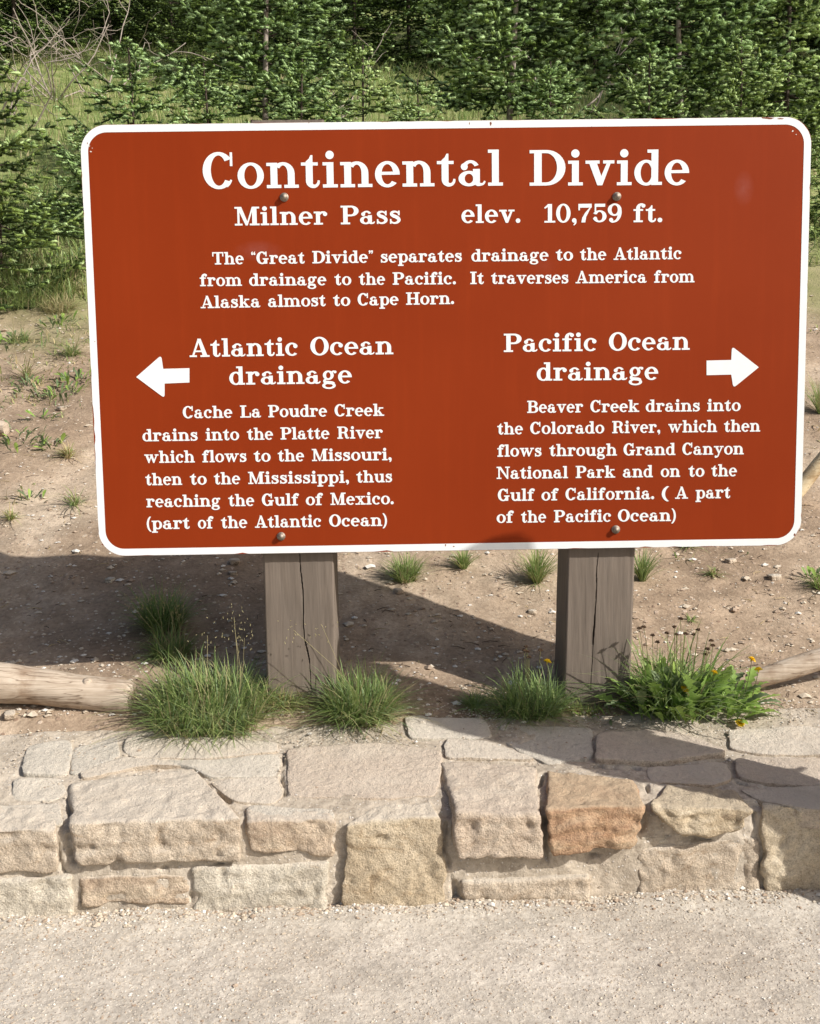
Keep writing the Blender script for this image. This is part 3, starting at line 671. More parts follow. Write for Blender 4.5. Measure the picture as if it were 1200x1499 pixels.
nz = np.clip(fbm(P3(A[:, 0], A[:, 1]), 22, 4, 93) - 0.28, 0, 1) * 0.010      # worn bites along the outer edge
A = A * (1 - nz[:, None] / np.abs(A).max(1)[:, None])
idx = np.arange(n); nx = (idx + 1) % n
mb = MB(); mb.add(np.concatenate([ring(A, -0.0006), ring(B, -0.0006)]), np.stack([idx, nx, nx + n, idx + n], 1), 0)
link('border', mb.build('border', M_WHITE, False), sign)
# bare chips and dings on the border
mb = MB()
def blob(cx, cz, rx_, rz_, y, seed, k=12):
    a = np.linspace(0, 2 * math.pi, k, endpoint=False); r = np.random.default_rng(seed).uniform(0.55, 1.1, k)
    V = np.column_stack([cx + rx_ * r * np.cos(a), np.full(k, y), cz + rz_ * r * np.sin(a)]); V = np.concatenate([V, [[cx, y, cz]]])
    mb.add(V, np.stack([(np.arange(k) + 1) % k, np.arange(k), np.full(k, k)], 1), 0)
for i, (px, py, a, b) in enumerate([(1126, 173, .016, .0028), (1142, 174, .010, .002), (1117, 172, .006, .002), (687, 181, .0015, .004), (718, 181, .0028, .006), (452, 178, .0012, .0016), (866, 186, .0012, .002),
                                    (652, 798, .002, .004), (664, 800, .003, .002), (1163, 783, .003, .005), (150, 797, .003, .003), (128, 210, .0015, .003), (139, 500, .0012, .002), (560, 176, .002, .001)]):
    u_, v_ = s_uv(px, py); v_ = min(v_, SH / 2 - b); blob(u_, v_, a, b, -0.0010, i)
link('paint_chip', mb.build('paint_chip', M_CHIP, False), sign)['kind'] = 'stuff'
mb = MB()
for i, (px, py, a, b) in enumerate([(1160, 192, .003, .0035), (1165, 197, .002, .002), (131, 214, .002, .002), (133, 222, .004, .003), (128, 223, .002, .003), (135, 217, .0015, .0015), (627, 188, .001, .001)]):
    u_, v_ = s_uv(px, py); blob(u_, v_, a * .8, b * .8, -0.0004, 40 + i, 8)
link('paint_fleck', mb.build('paint_fleck', M_PEB[2], False), sign)['kind'] = 'stuff'

# ---- slab-serif lettering, every glyph drawn from strokes
SF = 0.088                                                 # serif thickness
def R(x0, y0, x1, y1): return ('q', [(x0, y0), (x1, y0), (x1, y1), (x0, y1)])
def Q(*p): return ('q', list(p))
def Ar(cx, cy, ro, so, ri, si, a0=0, a1=360, icx=None, icy=None): return ('a', cx, cy, ro, so, ri, si, a0, a1, cx if icx is None else icx, cy if icy is None else icy)
def D(cx, cy, r, r2=None): return ('d', cx, cy, r, r2 or r)
def S(*p): return ('s', list(p))
X = 0.70; ST_ = 0.195
G = {}
G['o'] = (.74, [Ar(.37, .35, .37, .365, .18, .285)])
G['n'] = (.90, [R(.11, 0, .11 + ST_, X), R(0, 0, .41, SF), R(0, X - SF, .25, X), Ar(.465, .40, .325, .315, .13, .225, 0, 140), R(.595, 0, .79, .40), R(.49, 0, .90, SF)])
G['h'] = (.90, [R(.11, 0, .11 + ST_, 1), R(0, 0, .41, SF), R(0, 1 - SF, .25, 1), Ar(.465, .40, .325, .315, .13, .225, 0, 140), R(.595, 0, .79, .40), R(.49, 0, .90, SF)])
G['m'] = (1.36, [R(.11, 0, .30, X), R(0, 0, .40, SF), R(0, X - SF, .25, X), Ar(.46, .40, .31, .315, .12, .225, 0, 140), R(.58, 0, .77, .40), R(.47, 0, .87, SF),
                 Ar(.93, .40, .31, .315, .12, .225, 0, 135), R(1.05, 0, 1.24, .40), R(.95, 0, 1.36, SF)])
G['i'] = (.42, [R(.11, 0, .11 + ST_, X), R(0, 0, .42, SF), R(0, X - SF, .25, X), D(.205, .90, .118)])
G['l'] = (.42, [R(.11, 0, .11 + ST_, 1), R(0, 0, .42, SF), R(0, 1 - SF, .25, 1)])
G['u'] = (.88, [R(.09, .28, .285, X), R(0, X - SF, .25, X), Ar(.40, .30, .31, .315, .12, .215, 180, 322), R(.585, 0, .78, X), R(.47, X - SF, .7, X), R(.65, 0, .88, SF)])
G['r'] = (.68, [R(.11, 0, .11 + ST_, X), R(0, 0, .45, SF), R(0, X - SF, .25, X), Ar(.475, .42, .30, .295, .17, .20, 65, 150), D(.575, .565, .105)])
G['t'] = (.53, [Q((.13, .15), (.325, .15), (.325, .90), (.27, .90), (.22, .80), (.13, .72)), R(.0, X - SF, .47, X), S((.225, .24, .195), (.235, .13, .18), (.30, .05, .12), (.40, .045, .085), (.47, .11, .075), (.49, .20, .06))])
G['f'] = (.56, [R(.13, 0, .325, .76), R(.01, 0, .47, SF), R(0, X - SF, .48, X), Ar(.41, .74, .28, .275, .085, .185, 75, 180), D(.50, .885, .10)])
G['e'] = (.70, [Ar(.35, .35, .35, .365, .165, .28, -2, 318), R(.13, .335, .69, .42)])
G['c'] = (.67, [Ar(.36, .35, .36, .365, .175, .28, 42, 318), D(.545, .525, .11)])
G['a'] = (.76, [Ar(.34, .445, .265, .27, .13, .19, 30, 150), R(.41, .12, .605, .47), D(.165, .535, .098), Ar(.295, .205, .295, .215, .12, .135, 0, 360), S((.508, .18, .195), (.54, .07, .15), (.62, .04, .08), (.70, .06, .06), (.745, .13, .05))])
G['d'] = (.79, [Ar(.34, .35, .34, .365, .16, .285), R(.485, 0, .68, 1), R(.37, 1 - SF, .6, 1), R(.55, 0, .79, SF)])
G['p'] = (.80, [R(.11, -.29, .305, X), R(0, -.29, .43, -.29 + SF), R(0, X - SF, .25, X), Ar(.46, .35, .34, .365, .16, .285)])
G['g'] = (.76, [Ar(.33, .455, .275, .26, .12, .175), S((.50, .60, .08), (.58, .665, .085), (.66, .655, .09)), D(.685, .635, .07),
                S((.20, .235, .08), (.125, .17, .11), (.16, .09, .15), (.33, .055, .16), (.52, .03, .16), (.62, -.03, .15)), Ar(.355, -.115, .345, .185, .20, .105)])
G['s'] = (.60, [S((.50, .50, .05), (.44, .60, .075), (.31, .655, .085), (.17, .625, .12), (.115, .53, .15), (.20, .435, .17), (.36, .365, .175), (.475, .275, .17), (.50, .17, .15), (.41, .07, .11), (.27, .035, .085), (.14, .08, .075), (.07, .19, .05)),
                R(.465, .46, .535, .70), R(.04, 0, .105, .25)])
G['v'] = (.82, [Q((.09, .66), (.31, .66), (.455, .25), (.44, 0), (.34, 0)), Q((.34, 0), (.48, 0), (.73, .66), (.62, .66)), R(0, X - SF, .40, X), R(.50, X - SF, .82, X)])
G['w'] = (1.22, [Q((.08, .66), (.29, .66), (.42, .22), (.40, 0), (.31, 0)), Q((.31, 0), (.42, 0), (.64, .66), (.54, .66)), Q((.50, .66), (.70, .66), (.84, .22), (.82, 0), (.73, 0)), Q((.73, 0), (.85, 0), (1.12, .66), (1.01, .66)),
                 R(0, X - SF, .38, X), R(.92, X - SF, 1.22, X), R(.46, X - SF, .72, X)])
G['x'] = (.84, [Q((.10, .66), (.32, .66), (.74, .04), (.52, .04)), Q((.56, .66), (.67, .66), (.27, .04), (.16, .04)), R(0, X - SF, .39, X), R(.47, X - SF, .80, X), R(0, 0, .37, SF), R(.45, 0, .84, SF)])
G['y'] = (.84, [Q((.10, .66), (.32, .66), (.51, .16), (.42, .02)), Q((.36, .02), (.47, -.02), (.75, .66), (.64, .66)), R(0, X - SF, .41, X), R(.51, X - SF, .84, X), S((.43, .06, .1), (.36, -.12, .09), (.27, -.20, .085), (.20, -.21, .08)), D(.17, -.175, .09)])
G['k'] = (.90, [R(.11, 0, .305, 1), R(0, 0, .41, SF), R(0, 1 - SF, .25, 1), Q((.28, .24), (.28, .35), (.56, .66), (.68, .66)), Q((.36, .38), (.48, .50), (.82, .04), (.58, .04)), R(.47, X - SF, .83, X), R(.48, 0, .90, SF)])
SB = 0.215
G['C'] = (.90, [Ar(.45, .50, .45, .515, .22, .42, 38, 322), R(.77, .62, .84, 1.0), S((.80, .24, .055), (.74, .14, .07), (.66, .07, .09))])
G['O'] = (.94, [Ar(.47, .50, .47, .515, .245, .425)])
G['G'] = (1.0, [Ar(.45, .50, .45, .515, .22, .42, 38, 335), R(.75, .62, .82, 1.0), R(.65, .02, .86, .42), R(.53, .36, .97, .36 + SF)])
G['D'] = (1.02, [R(.13, 0, .13 + SB, 1), R(0, 1 - SF, .50, 1), R(0, 0, .50, SF), Ar(.48, .50, .54, .50, .30, .41, -90, 90)])
G['P'] = (.92, [R(.13, 0, .13 + SB, 1), R(0, 0, .47, SF), R(0, 1 - SF, .55, 1), R(.30, .43, .55, .43 + SF), Ar(.53, .715, .39, .285, .155, .195, -90, 90)])
G['B'] = (.98, [R(.13, 0, .13 + SB, 1), R(0, 0, .58, SF), R(0, 1 - SF, .55, 1), R(.30, .48, .58, .48 + SF), Ar(.53, .74, .37, .26, .145, .172, -90, 90), Ar(.57, .28, .41, .285, .175, .195, -90, 90)])
G['R'] = (1.04, [R(.13, 0, .13 + SB, 1), R(0, 0, .46, SF), R(0, 1 - SF, .55, 1), R(.30, .46, .55, .46 + SF), Ar(.53, .73, .38, .27, .15, .185, -90, 90), S((.60, .50, .10), (.70, .42, .18), (.755, .26, .21), (.80, .10, .18), (.88, .045, .09), (.96, .05, .07), (1.0, .13, .06))])
G['M'] = (1.26, [R(.14, 0, .235, .95), Q((.13, 1), (.35, 1), (.66, .14), (.60, 0), (.54, 0)), Q((.58, 0), (.66, 0), (.97, 1), (.88, 1)), R(.90, 0, 1.12, 1), R(0, 1 - SF, .30, 1), R(.92, 1 - SF, 1.26, 1), R(0, 0, .38, SF), R(.77, 0, 1.26, SF)])
G['N'] = (1.12, [R(.15, 0, .25, .95), Q((.12, 1), (.37, 1), (.98, .06), (.98, 0), (.86, 0)), R(.88, 0, .98, 1), R(0, 1 - SF, .32, 1), R(.74, 1 - SF, 1.12, 1), R(0, 0, .39, SF)])
G['T'] = (.98, [R(.385, 0, .385 + SB, 1), R(.02, 1 - SF, .96, 1), R(.02, .66, .095, 1), R(.885, .66, .96, 1), R(.23, 0, .75, SF)])
G['I'] = (.50, [R(.14, 0, .36, 1), R(0, 0, .50, SF), R(0, 1 - SF, .50, 1)])
G['A'] = (1.06, [Q((.13, .05), (.24, .05), (.53, .90), (.49, 1), (.45, 1)), Q((.44, 1), (.62, 1), (.95, .05), (.70, .05)), R(.27, .27, .78, .35), R(0, 0, .38, SF), R(.58, 0, 1.06, SF)])
G['H'] = (1.10, [R(.13, 0, .13 + SB, 1), R(.755, 0, .97, 1), R(0, 0, .47, SF), R(0, 1 - SF, .47, 1), R(.63, 0, 1.10, SF), R(.63, 1 - SF, 1.10, 1), R(.3, .46, .8, .46 + SF)])
G['L'] = (.88, [R(.13, 0, .13 + SB, 1), R(0, 0, .86, SF), R(0, 1 - SF, .49, 1), R(.79, 0, .865, .38)])
G['1'] = (.58, [R(.21, 0, .42, 1), R(.02, 0, .60, SF), Q((.0, .80), (.06, .76), (.25, .88), (.25, 1), (.21, 1))])
G['0'] = (.78, [Ar(.39, .50, .39, .515, .19, .43)])
G['7'] = (.74, [R(.04, .80, .74, 1.0), R(.03, .66, .10, 1.0), Q((.66, .82), (.74, .88), (.44, .30), (.41, 0), (.19, 0), (.24, .25), (.40, .52))])
G['5'] = (.74, [R(.10, .84, .66, 1.0), R(.10, .44, .17, 1.0), Ar(.36, .325, .38, .325, .17, .245, -160, 152), D(.13, .20, .10), Q((.10, .84), (.10, .9), (.66, 1), (.60, .84))])
G['9'] = (.76, [Ar(.37, .68, .37, .335, .175, .25), Ar(.31, .55, .44, .565, .25, .475, -100, 12), D(.18, .13, .105), S((.14, .08, .08), (.22, .02, .08), (.32, .03, .09))])
G['.'] = (.24, [D(.12, .11, .118)])
G[','] = (.26, [D(.13, .11, .118), S((.20, .10, .09), (.20, -.03, .08), (.10, -.15, .045))])
G['('] = (.34, [Ar(.50, .42, .48, .72, .40, .70, 118, 242, .56, .42)])
G[')'] = (.34, [Ar(-.16, .42, .48, .72, .40, .70, -62, 62, -.22, .42)])
G['\u201c'] = (.36, [D(.08, .82, .07), S((.05, .84, .08), (.06, .93, .06), (.13, 1.0, .04)), D(.27, .82, .07), S((.24, .84, .08), (.25, .93, .06), (.32, 1.0, .04))])
G['\u201d'] = (.36, [D(.09, .93, .07), S((.12, .91, .08), (.11, .82, .06), (.04, .75, .04)), D(.28, .93, .07), S((.31, .91, .08), (.30, .82, .06), (.23, .75, .04))])
def glyph_add(mb, ch, x0, z0, sx, sz, depth0, e=0.0):
    wd, prims = G[ch]; k = 0
    for pr in prims:
        y = depth0 - 0.00005 * k; k += 1
        if pr[0] == 'q':
            P = np.array(pr[1], float); n = len(P); c_ = P.mean(0); P = P + np.sign(P - c_) * e * np.array([1.2, 0.7])
            area = 0.5 * np.sum(P[:, 0] * np.roll(P[:, 1], -1) - np.roll(P[:, 0], -1) * P[:, 1])
            F = [list(range(n))] if area < 0 else [list(range(n))[::-1]]
            F = [f[::-1] for f in F]
        elif pr[0] == 'd':
            a = np.linspace(0, 2 * math.pi, 18, endpoint=False); P = np.column_stack([pr[1] + (pr[3] + e) * np.cos(a), pr[2] + (pr[4] + e) * np.sin(a)]); F = [list(range(18))]
        elif pr[0] == 'a':
            _, cx, cy, ro, so_, ri, si, a0, a1, icx, icy = pr
            ro += e * .8; so_ += e * .5; ri -= e; si -= e * .6
            n = max(8, int(abs(a1 - a0) / 11)) + 1; a = np.radians(np.linspace(a0, a1, n))
            Po = np.column_stack([cx + ro * np.cos(a), cy + so_ * np.sin(a)]); Pi = np.column_stack([icx + ri * np.cos(a), icy + si * np.sin(a)])
            P = np.concatenate([Po, Pi]); F = [[i, i + 1, n + i + 1, n + i] for i in range(n - 1)]
        else:
            C = np.array(pr[1], float); C[:, 2] += 1.6 * e; n = len(C); T = []
            for i in range(n - 1):                        # Catmull-Rom
                p0, p1, p2, p3 = C[max(i - 1, 0)], C[i], C[i + 1], C[min(i + 2, n - 1)]
                for t in np.linspace(0, 1, 5, endpoint=False): T.append(0.5 * ((2 * p1) + (-p0 + p2) * t + (2 * p0 - 5 * p1 + 4 * p2 - p3) * t * t + (-p0 + 3 * p1 - 3 * p2 + p3) * t ** 3))
            T.append(C[-1]); T = np.array(T); tg = np.gradient(T[:, :2], axis=0); tg /= np.linalg.norm(tg, axis=1)[:, None] + 1e-9
            nr_ = np.column_stack([-tg[:, 1], tg[:, 0]]); P = np.concatenate([T[:, :2] + nr_ * T[:, 2:3] / 2, T[:, :2] - nr_ * T[:, 2:3] / 2]); m_ = len(T)
            F = [[i, i + 1, m_ + i + 1, m_ + i] for i in range(m_ - 1)]
        V = np.column_stack([x0 + P[:, 0] * sx, np.full(len(P), y), z0 + P[:, 1] * sz])
        for L in sorted({len(f) for f in F}):
            mb.add(V, np.array([f for f in F if len(f) == L]), 0)
    return wd
def word(mb, txt, pa, pb, yb0, yb1, cap, line, bold=0.0):
    """txt set between photograph columns pa..pb; the baseline of its line runs between yb0 and yb1 over (line[0], line[1])"""
    t0 = (pa - line[0]) / (line[1] - line[0]); t1 = (pb - line[0]) / (line[1] - line[0])
    ya, yb = yb0 + (yb1 - yb0) * t0, yb0 + (yb1 - yb0) * t1
    a = s_uv(pa, ya); b = s_uv(pb, yb); c = s_uv(pa, ya - cap)
    sz = c[1] - a[1]; gap = 0.075
    tot = sum(G[ch][0] for ch in txt) + gap * (len(txt) - 1); sx = (b[0] - a[0]) / tot; x = a[0]
    for i, ch in enumerate(txt):
        t = (x - a[0]) / max(b[0] - a[0], 1e-6)
        glyph_add(mb, ch, x, a[1] + (b[1] - a[1]) * t, sx, sz, -0.0007, bold); x += (G[ch][0] + gap) * sx
LINES = [
    ('Continental', 53, 276.7, 271.9, [('Continental', 297.5, 736)]),
    ('Divide', 52, 272.1, 271.0, [('Divide', 775, 1008.2)]),
    ('Milner Pass', 27, 330.3, 327.5, [('Milner', 344, 479), ('Pass', 499, 586.7)]),
    ('elev. 10,759 ft.', 27, 326.6, 325.2, [('elev.', 675.5, 761.3), ('10,759', 796.3, 909.7), ('ft.', 927, 969)]),
    ('a', 17.8, 387.3, 379.3, [('The', 311, 356.7), ('\u201cGreat', 368, 446), ('Divide\u201d', 457.5, 546), ('separates', 557, 676), ('drainage', 690, 802.4), ('to', 813.6, 838.3), ('the', 849, 886.9), ('Atlantic', 898, 997)]),
    ('a', 17.8, 419, 413.4, [('from', 293, 354), ('drainage', 365, 477.5), ('to', 490, 514), ('the', 525.6, 563.4), ('Pacific.', 575, 667), ('It', 688.5, 708), ('traverses', 719, 831.8), ('America', 842.5, 946), ('from', 957.3, 1016)]),
    ('a', 17.8, 451.2, 445, [('Alaska', 294, 381), ('almost', 392.6, 476.6), ('to', 488, 512.5), ('Cape', 523.7, 583), ('Horn.', 594.6, 664.3)]),
    ('a', 26.5, 522.7, 518.5, [('Atlantic', 277.8, 436), ('Ocean', 454.6, 575.5)]),
    ('a', 26.5, 563.3, 561, [('drainage', 336, 514.9)]),
    ('a', 26.5, 515.3, 512, [('Pacific', 737.5, 873), ('Ocean', 891, 1009)]),
    ('a', 26.5, 557.3, 555.9, [('drainage', 785.6, 963)]),
    ('a', 17.5, 612.3, 608.6, [('Cache', 268, 340), ('La', 352, 382), ('Poudre', 393, 478.5), ('Creek', 490, 562)]),
    ('a', 17.5, 646, 641.3, [('drains', 209, 289.5), ('into', 301.6, 350), ('the', 362, 399.6), ('Platte', 411, 482), ('River', 494, 560)]),
    ('a', 17.5, 677.7, 673.5, [('which', 212, 285), ('flows', 296.5, 361), ('to', 372, 396), ('the', 407, 445), ('Missouri,', 457, 573)]),
    ('a', 17.5, 710.3, 705.7, [('then', 213.4, 266.6), ('to', 278.7, 302.5), ('the', 313.7, 351.5), ('Mississippi,', 363.7, 510.6), ('thus', 522, 574)]),
    ('a', 17.5, 742.5, 737.9, [('reaching', 214.8, 322.6), ('the', 334.7, 372), ('Gulf', 383.7, 437), ('of', 448, 472), ('Mexico.', 484, 576)]),
    ('a', 17.5, 774.7, 769.6, [('(part', 215, 277.8), ('of', 290, 312), ('the', 324, 361.8), ('Atlantic', 373.5, 470), ('Ocean)', 482, 566.6)]),
    ('a', 17.5, 604.4, 601.5, [('Beaver', 771.7, 853), ('Creek', 864, 935), ('drains', 945, 1024), ('into', 1035, 1083.5)]),
    ('a', 17.5, 636, 631.6, [('the', 728, 765), ('Colorado', 776, 884), ('River,', 896, 966), ('which', 978, 1049), ('then', 1059.5, 1112)]),
    ('a', 17.5, 668.5, 665, [('flows', 728, 792.5), ('through', 804, 902.5), ('Grand', 912.5, 988), ('Canyon', 998.5, 1088)]),
    ('a', 17.5, 701, 697, [('National', 727, 831), ('Park', 842.6, 900), ('and', 911.5, 955), ('on', 967, 995), ('to', 1007.5, 1030.5), ('the', 1041, 1078)]),
    ('a', 17.5, 733.4, 729, [('Gulf', 728.7, 781.7), ('of', 792.5, 816.5), ('California.', 827.6, 957), ('(', 968, 978), ('A', 988, 1006.5), ('part', 1018, 1068.5)]),
    ('a', 17.5, 765.3, 762.5, [('of', 727, 751), ('the', 762.7, 799), ('Pacific', 810.8, 894), ('Ocean)', 904.3, 989)]),
]
for _, cap, y0, y1, ws in LINES:
    for t, a, b in ws:
        mb = MB(); word(mb, t, a, b, y0, y1, cap, (ws[0][1], ws[-1][2]), 0.014 if cap < 20 else (0.006 if cap < 30 else 0.0))
        o = link('word', mb.build('word', M_WHITE, False), sign); o['label'] = 'white lettering reading ' + t
def arrow(P):
    P = np.array([s_uv(*q) for q in P]); tip = P[0]
    out = []; n = len(P)
    rad = {1: .009, 6: .009}
    for i in range(n):
        if i in rad:
            a = P[i - 1] - P[i]; b = P[(i + 1) % n] - P[i]; a = a / np.linalg.norm(a) * rad[i] * 1.2; b = b / np.linalg.norm(b) * rad[i] * 1.2
            for t in np.linspace(0, 1, 6): out.append(P[i] + a * (1 - t) ** 2 + b * t ** 2)
        else: out.append(P[i])
    out = np.array(out); m_ = out[:, :1].size; mb = MB()
    V = np.column_stack([out[:, 0], np.full(m_, -0.0008), out[:, 1]])
    me = bpy.data.meshes.new('arrow'); me.from_pydata([tuple(v) for v in V], [], [list(range(m_))]); me.materials.append(M_WHITE); me.update()
    return link('arrow', me, sign)
arrow([(199.4, 552), (236, 520), (239, 540), (277.3, 539), (277.3, 560), (241, 561.5), (241, 583)])['label'] = 'white arrow pointing left beside Atlantic Ocean drainage'
arrow([(1110.4, 537.7), (1071, 507), (1070, 527), (1033.9, 527.9), (1033.9, 549.3), (1070, 548.4), (1073, 568)])['label'] = 'white arrow pointing right beside Pacific Ocean drainage'
# bolts
mb = MB()
def lathe(mb, prof_, ns=20, hexa=None, mi=0):
    a = np.linspace(0, 2 * math.pi, ns, endpoint=False); V = []
    for r, y in prof_: V.append(np.column_stack([r * np.cos(a), np.full(ns, y), r * np.sin(a)]))
    V = np.concatenate(V); i = np.arange(len(prof_) - 1)[:, None] * ns; j = np.arange(ns)[None]
    mb.add(V, np.stack([i + j, i + ns + j, i + ns + (j + 1) % ns, i + (j + 1) % ns], -1).reshape(-1, 4), mi)
lathe(mb, [(.0145, 0), (.0145, -.003), (.010, -.0032), (.0095, -.011), (.0085, -.0135), (.0001, -.0145)])
bolt_me = mb.build('bolt', M_BOLT)
for px, py in ((416, 289), (902.5, 288), (411.5, 785), (901, 775)):
    u_, v_ = s_uv(px, py); o = link('bolt', bolt_me, sign); o.scale = (.82, .9, .82); o.location = (u_, -0.0002, v_)
# posts, in the sign's own frame
def post(x0, x1, zt, zb, crack, seed, tilt=0.0):
    """front face as a fine grid with the drying crack cut into it"""
    y0 = TH + 0.002; wd = x1 - x0; n_u, n_v = 150, 220
    u = np.linspace(0, 1, n_u); v = np.linspace(0, 1, n_v); U, Vv = np.meshgrid(u, v, indexing='ij')
    Z = zb + (zt - zb) * Vv; Xx = x0 + wd * U + tilt * (zt - Z)
    edge = np.minimum(U, 1 - U) * wd; dep = 0.004 * np.clip(1 - edge / 0.006, 0, 1) ** 2 + 0.0012 * fbm(P3(Xx * 8, Z * 0.7), 9, 3, seed)
    for pts_, wmax in crack:
        pts_ = np.array(pts_); zc = pts_[:, 1]; o_ = np.argsort(zc); cx = np.interp(Z, zc[o_], pts_[o_, 0]) + 0.0022 * fbm(P3(Z * 0 + seed, Z), 30, 3, seed)
        inside = (Z > zc.min()) & (Z < zc.max()); tt = (Z - zc.min()) / (zc.max() - zc.min()); wv = wmax * (0.35 + 0.65 * np.sin(np.clip(tt, 0, 1) * math.pi)) * (0.8 + 0.4 * fbm(P3(Z, Z * 0), 40, 2, seed + 1))
        g = np.clip(1 - np.abs(Xx - cx) / (wv + 1e-6), 0, 1); dep = dep + inside * 0.022 * np.sqrt(g)
    Vx = np.stack([Xx, y0 + dep, Z], -1); mb = MB(); mb.add(Vx.reshape(-1, 3), grid_faces(n_u, n_v))
    yb = y0 + wd
    zz = np.linspace(zb, zt, 40)
    for side in (0, 1):
        xa = (x0 if side == 0 else x1) + tilt * (zt - zz)
        S_ = np.stack([np.stack([xa + (1 if side == 0 else -1) * 0, np.full(40, y), zz], -1) for y in np.linspace(y0 + 0.004, yb, 12)], 0)
        S_[..., 0] += (0.0015 * fbm(S_, 12, 2, seed + 5))
        F = grid_faces(12, 40); mb.add(S_.reshape(-1, 3), F)
    b_ = np.array([[x0 + tilt * (zt - zb), yb, zb], [x1 + tilt * (zt - zb), yb, zb], [x1, yb, zt], [x0, yb, zt]]); mb.add(b_, [[0, 1, 2, 3]])
    # sawn top, slightly uneven
    uu = np.linspace(x0, x1, 24); yv = np.linspace(y0, yb, 12); UU, YY = np.meshgrid(uu, yv, indexing='ij')
    mb.add(np.stack([UU, YY, zt + 0.005 * (fbm(P3(UU, YY), 26, 3, seed + 9) + .25)], -1).reshape(-1, 3), grid_faces(24, 12))
    return link('post', mb.build('post', M_POST, False), sign)
def on_post(px, py):
    d = SR.T @ ray(px, py); o = SR.T @ (CAM - SC); t = (TH + 0.002 - o[1]) / d[1]; q = o + t * d; return (q[0], q[2])
zlow = on_post(430, 1060)[1] - 0.12
def crk(P): return [on_post(*q) for q in P]
xl, xr = on_post(387, 880)[0], on_post(489.5, 880)[0]
post(xl, xr, SH / 2 + 0.012, zlow, [(crk([(437, 800), (442, 850), (444, 890), (445, 935), (452, 965), (457, 1020)]), 0.0018)], 3)
xl, xr = on_post(821, 820)[0], on_post(929, 820)[0]
tl = (on_post(816, 1000)[0] - xl) / (on_post(821, 820)[1] - on_post(816, 1000)[1])
z8 = on_post(821, 820)[1]; xl += (on_post(831, 820)[0] - on_post(821, 820)[0]); sh_ = tl * (SH / 2 - 0.05 - z8); xl -= sh_; xr -= sh_
post(xl, xr, SH / 2 - 0.05, zlow, [(crk([(876, 800), (873, 850), (870, 915), (867, 960), (864, 1010)]), 0.0012), (crk([(870.8, 890), (870, 915), (867.5, 950)]), 0.0024)], 8, tl)

# ------------------------------------------------------------------ logs and rails
def log(name, ends, radii, label, m, seed=0, wob=0.01, lift=None, knots=()):
    a, b = np.array(ends[0]), np.array(ends[1]); n = 60; t = np.linspace(0, 1, n)[:, None]
    P = a + (b - a) * t; P = P + wob * np.column_stack([0 * t[:, 0], fbm(P3(t[:, 0] * 3, 0 * t[:, 0]), 1, 2, seed), fbm(P3(t[:, 0] * 3, 0 * t[:, 0]), 1, 2, seed + 1)])
    mb = MB(); r = radii[0] + (radii[1] - radii[0]) * t[:, 0]; r = r * (1 + 0.05 * fbm(P3(t[:, 0], 0 * t[:, 0]), 8, 2, seed))
    r[-1] *= 0.86; r[0] *= 0.86
    tube(mb, P, r, 26, 0, True, 0.006, seed)
    for kt, ang, kr in knots:
        i = int(kt * (n - 1)); c = P[i] + r[i] * 0.93 * np.array([0, -math.cos(ang), math.sin(ang)])
        d_ = np.array([0, -math.cos(ang), math.sin(ang)]); tube(mb, [c - d_ * .01, c + d_ * kr * .3, c + d_ * kr * .5], [kr * 1.3, kr, kr * .5], 10, 0)
    o = link(name, mb.build(name, m)); ce = (a + b) / 2
    return tag(o, label, 'log')
q = hit(188, 1052, back_ground)
e1 = q + np.array([0, 0.05, 0.042]); d = ray(0, 1001); t = (e1[1] + 0.02) / d[1]; e0 = CAM + t * d
dirv = (e0 - e1); e00 = e0 + dirv * 1.1
log('rail_log', (e00, e1), (0.075, 0.045), 'weathered grey peeled log ending in the large grass tuft at the left of the wall', M_LOG, 4, 0.012, knots=((0.86, 1.1, 0.012),))
def at_y(px, py, y): d = ray(px, py); return CAM + d * (y / d[1])
e0 = at_y(1095, 998, 3.12); e1 = at_y(1200, 966, 3.14); e1 = e0 + (e1 - e0) * 4
log('rail_log', (e0, e1), (0.030, 0.040), 'thin brown log running to the right edge behind the dandelion clump', M_LOG, 14, 0.008)
yp = hit(1190, 715)[1] - 0.12; e0 = at_y(1150, 738, yp); e1 = at_y(1200, 677, yp); q2 = e0 + (e1 - e0) * 6
log('rail_log', (e0 - (e1 - e0) * 1.5, q2), (0.030, 0.032), 'pale yellow peeled pole slanting up at the right edge beside the sign', M_POLE, 24, 0.01)
q = hit(4, 645) + np.array([0, 0.05, 0.05])
log('rail_log', (q + np.array([-1.2, 0.2, 0.03]), q), (0.05, 0.036), 'pinkish sawn log end poking in at the left edge', M_LOG, 34, 0.01)

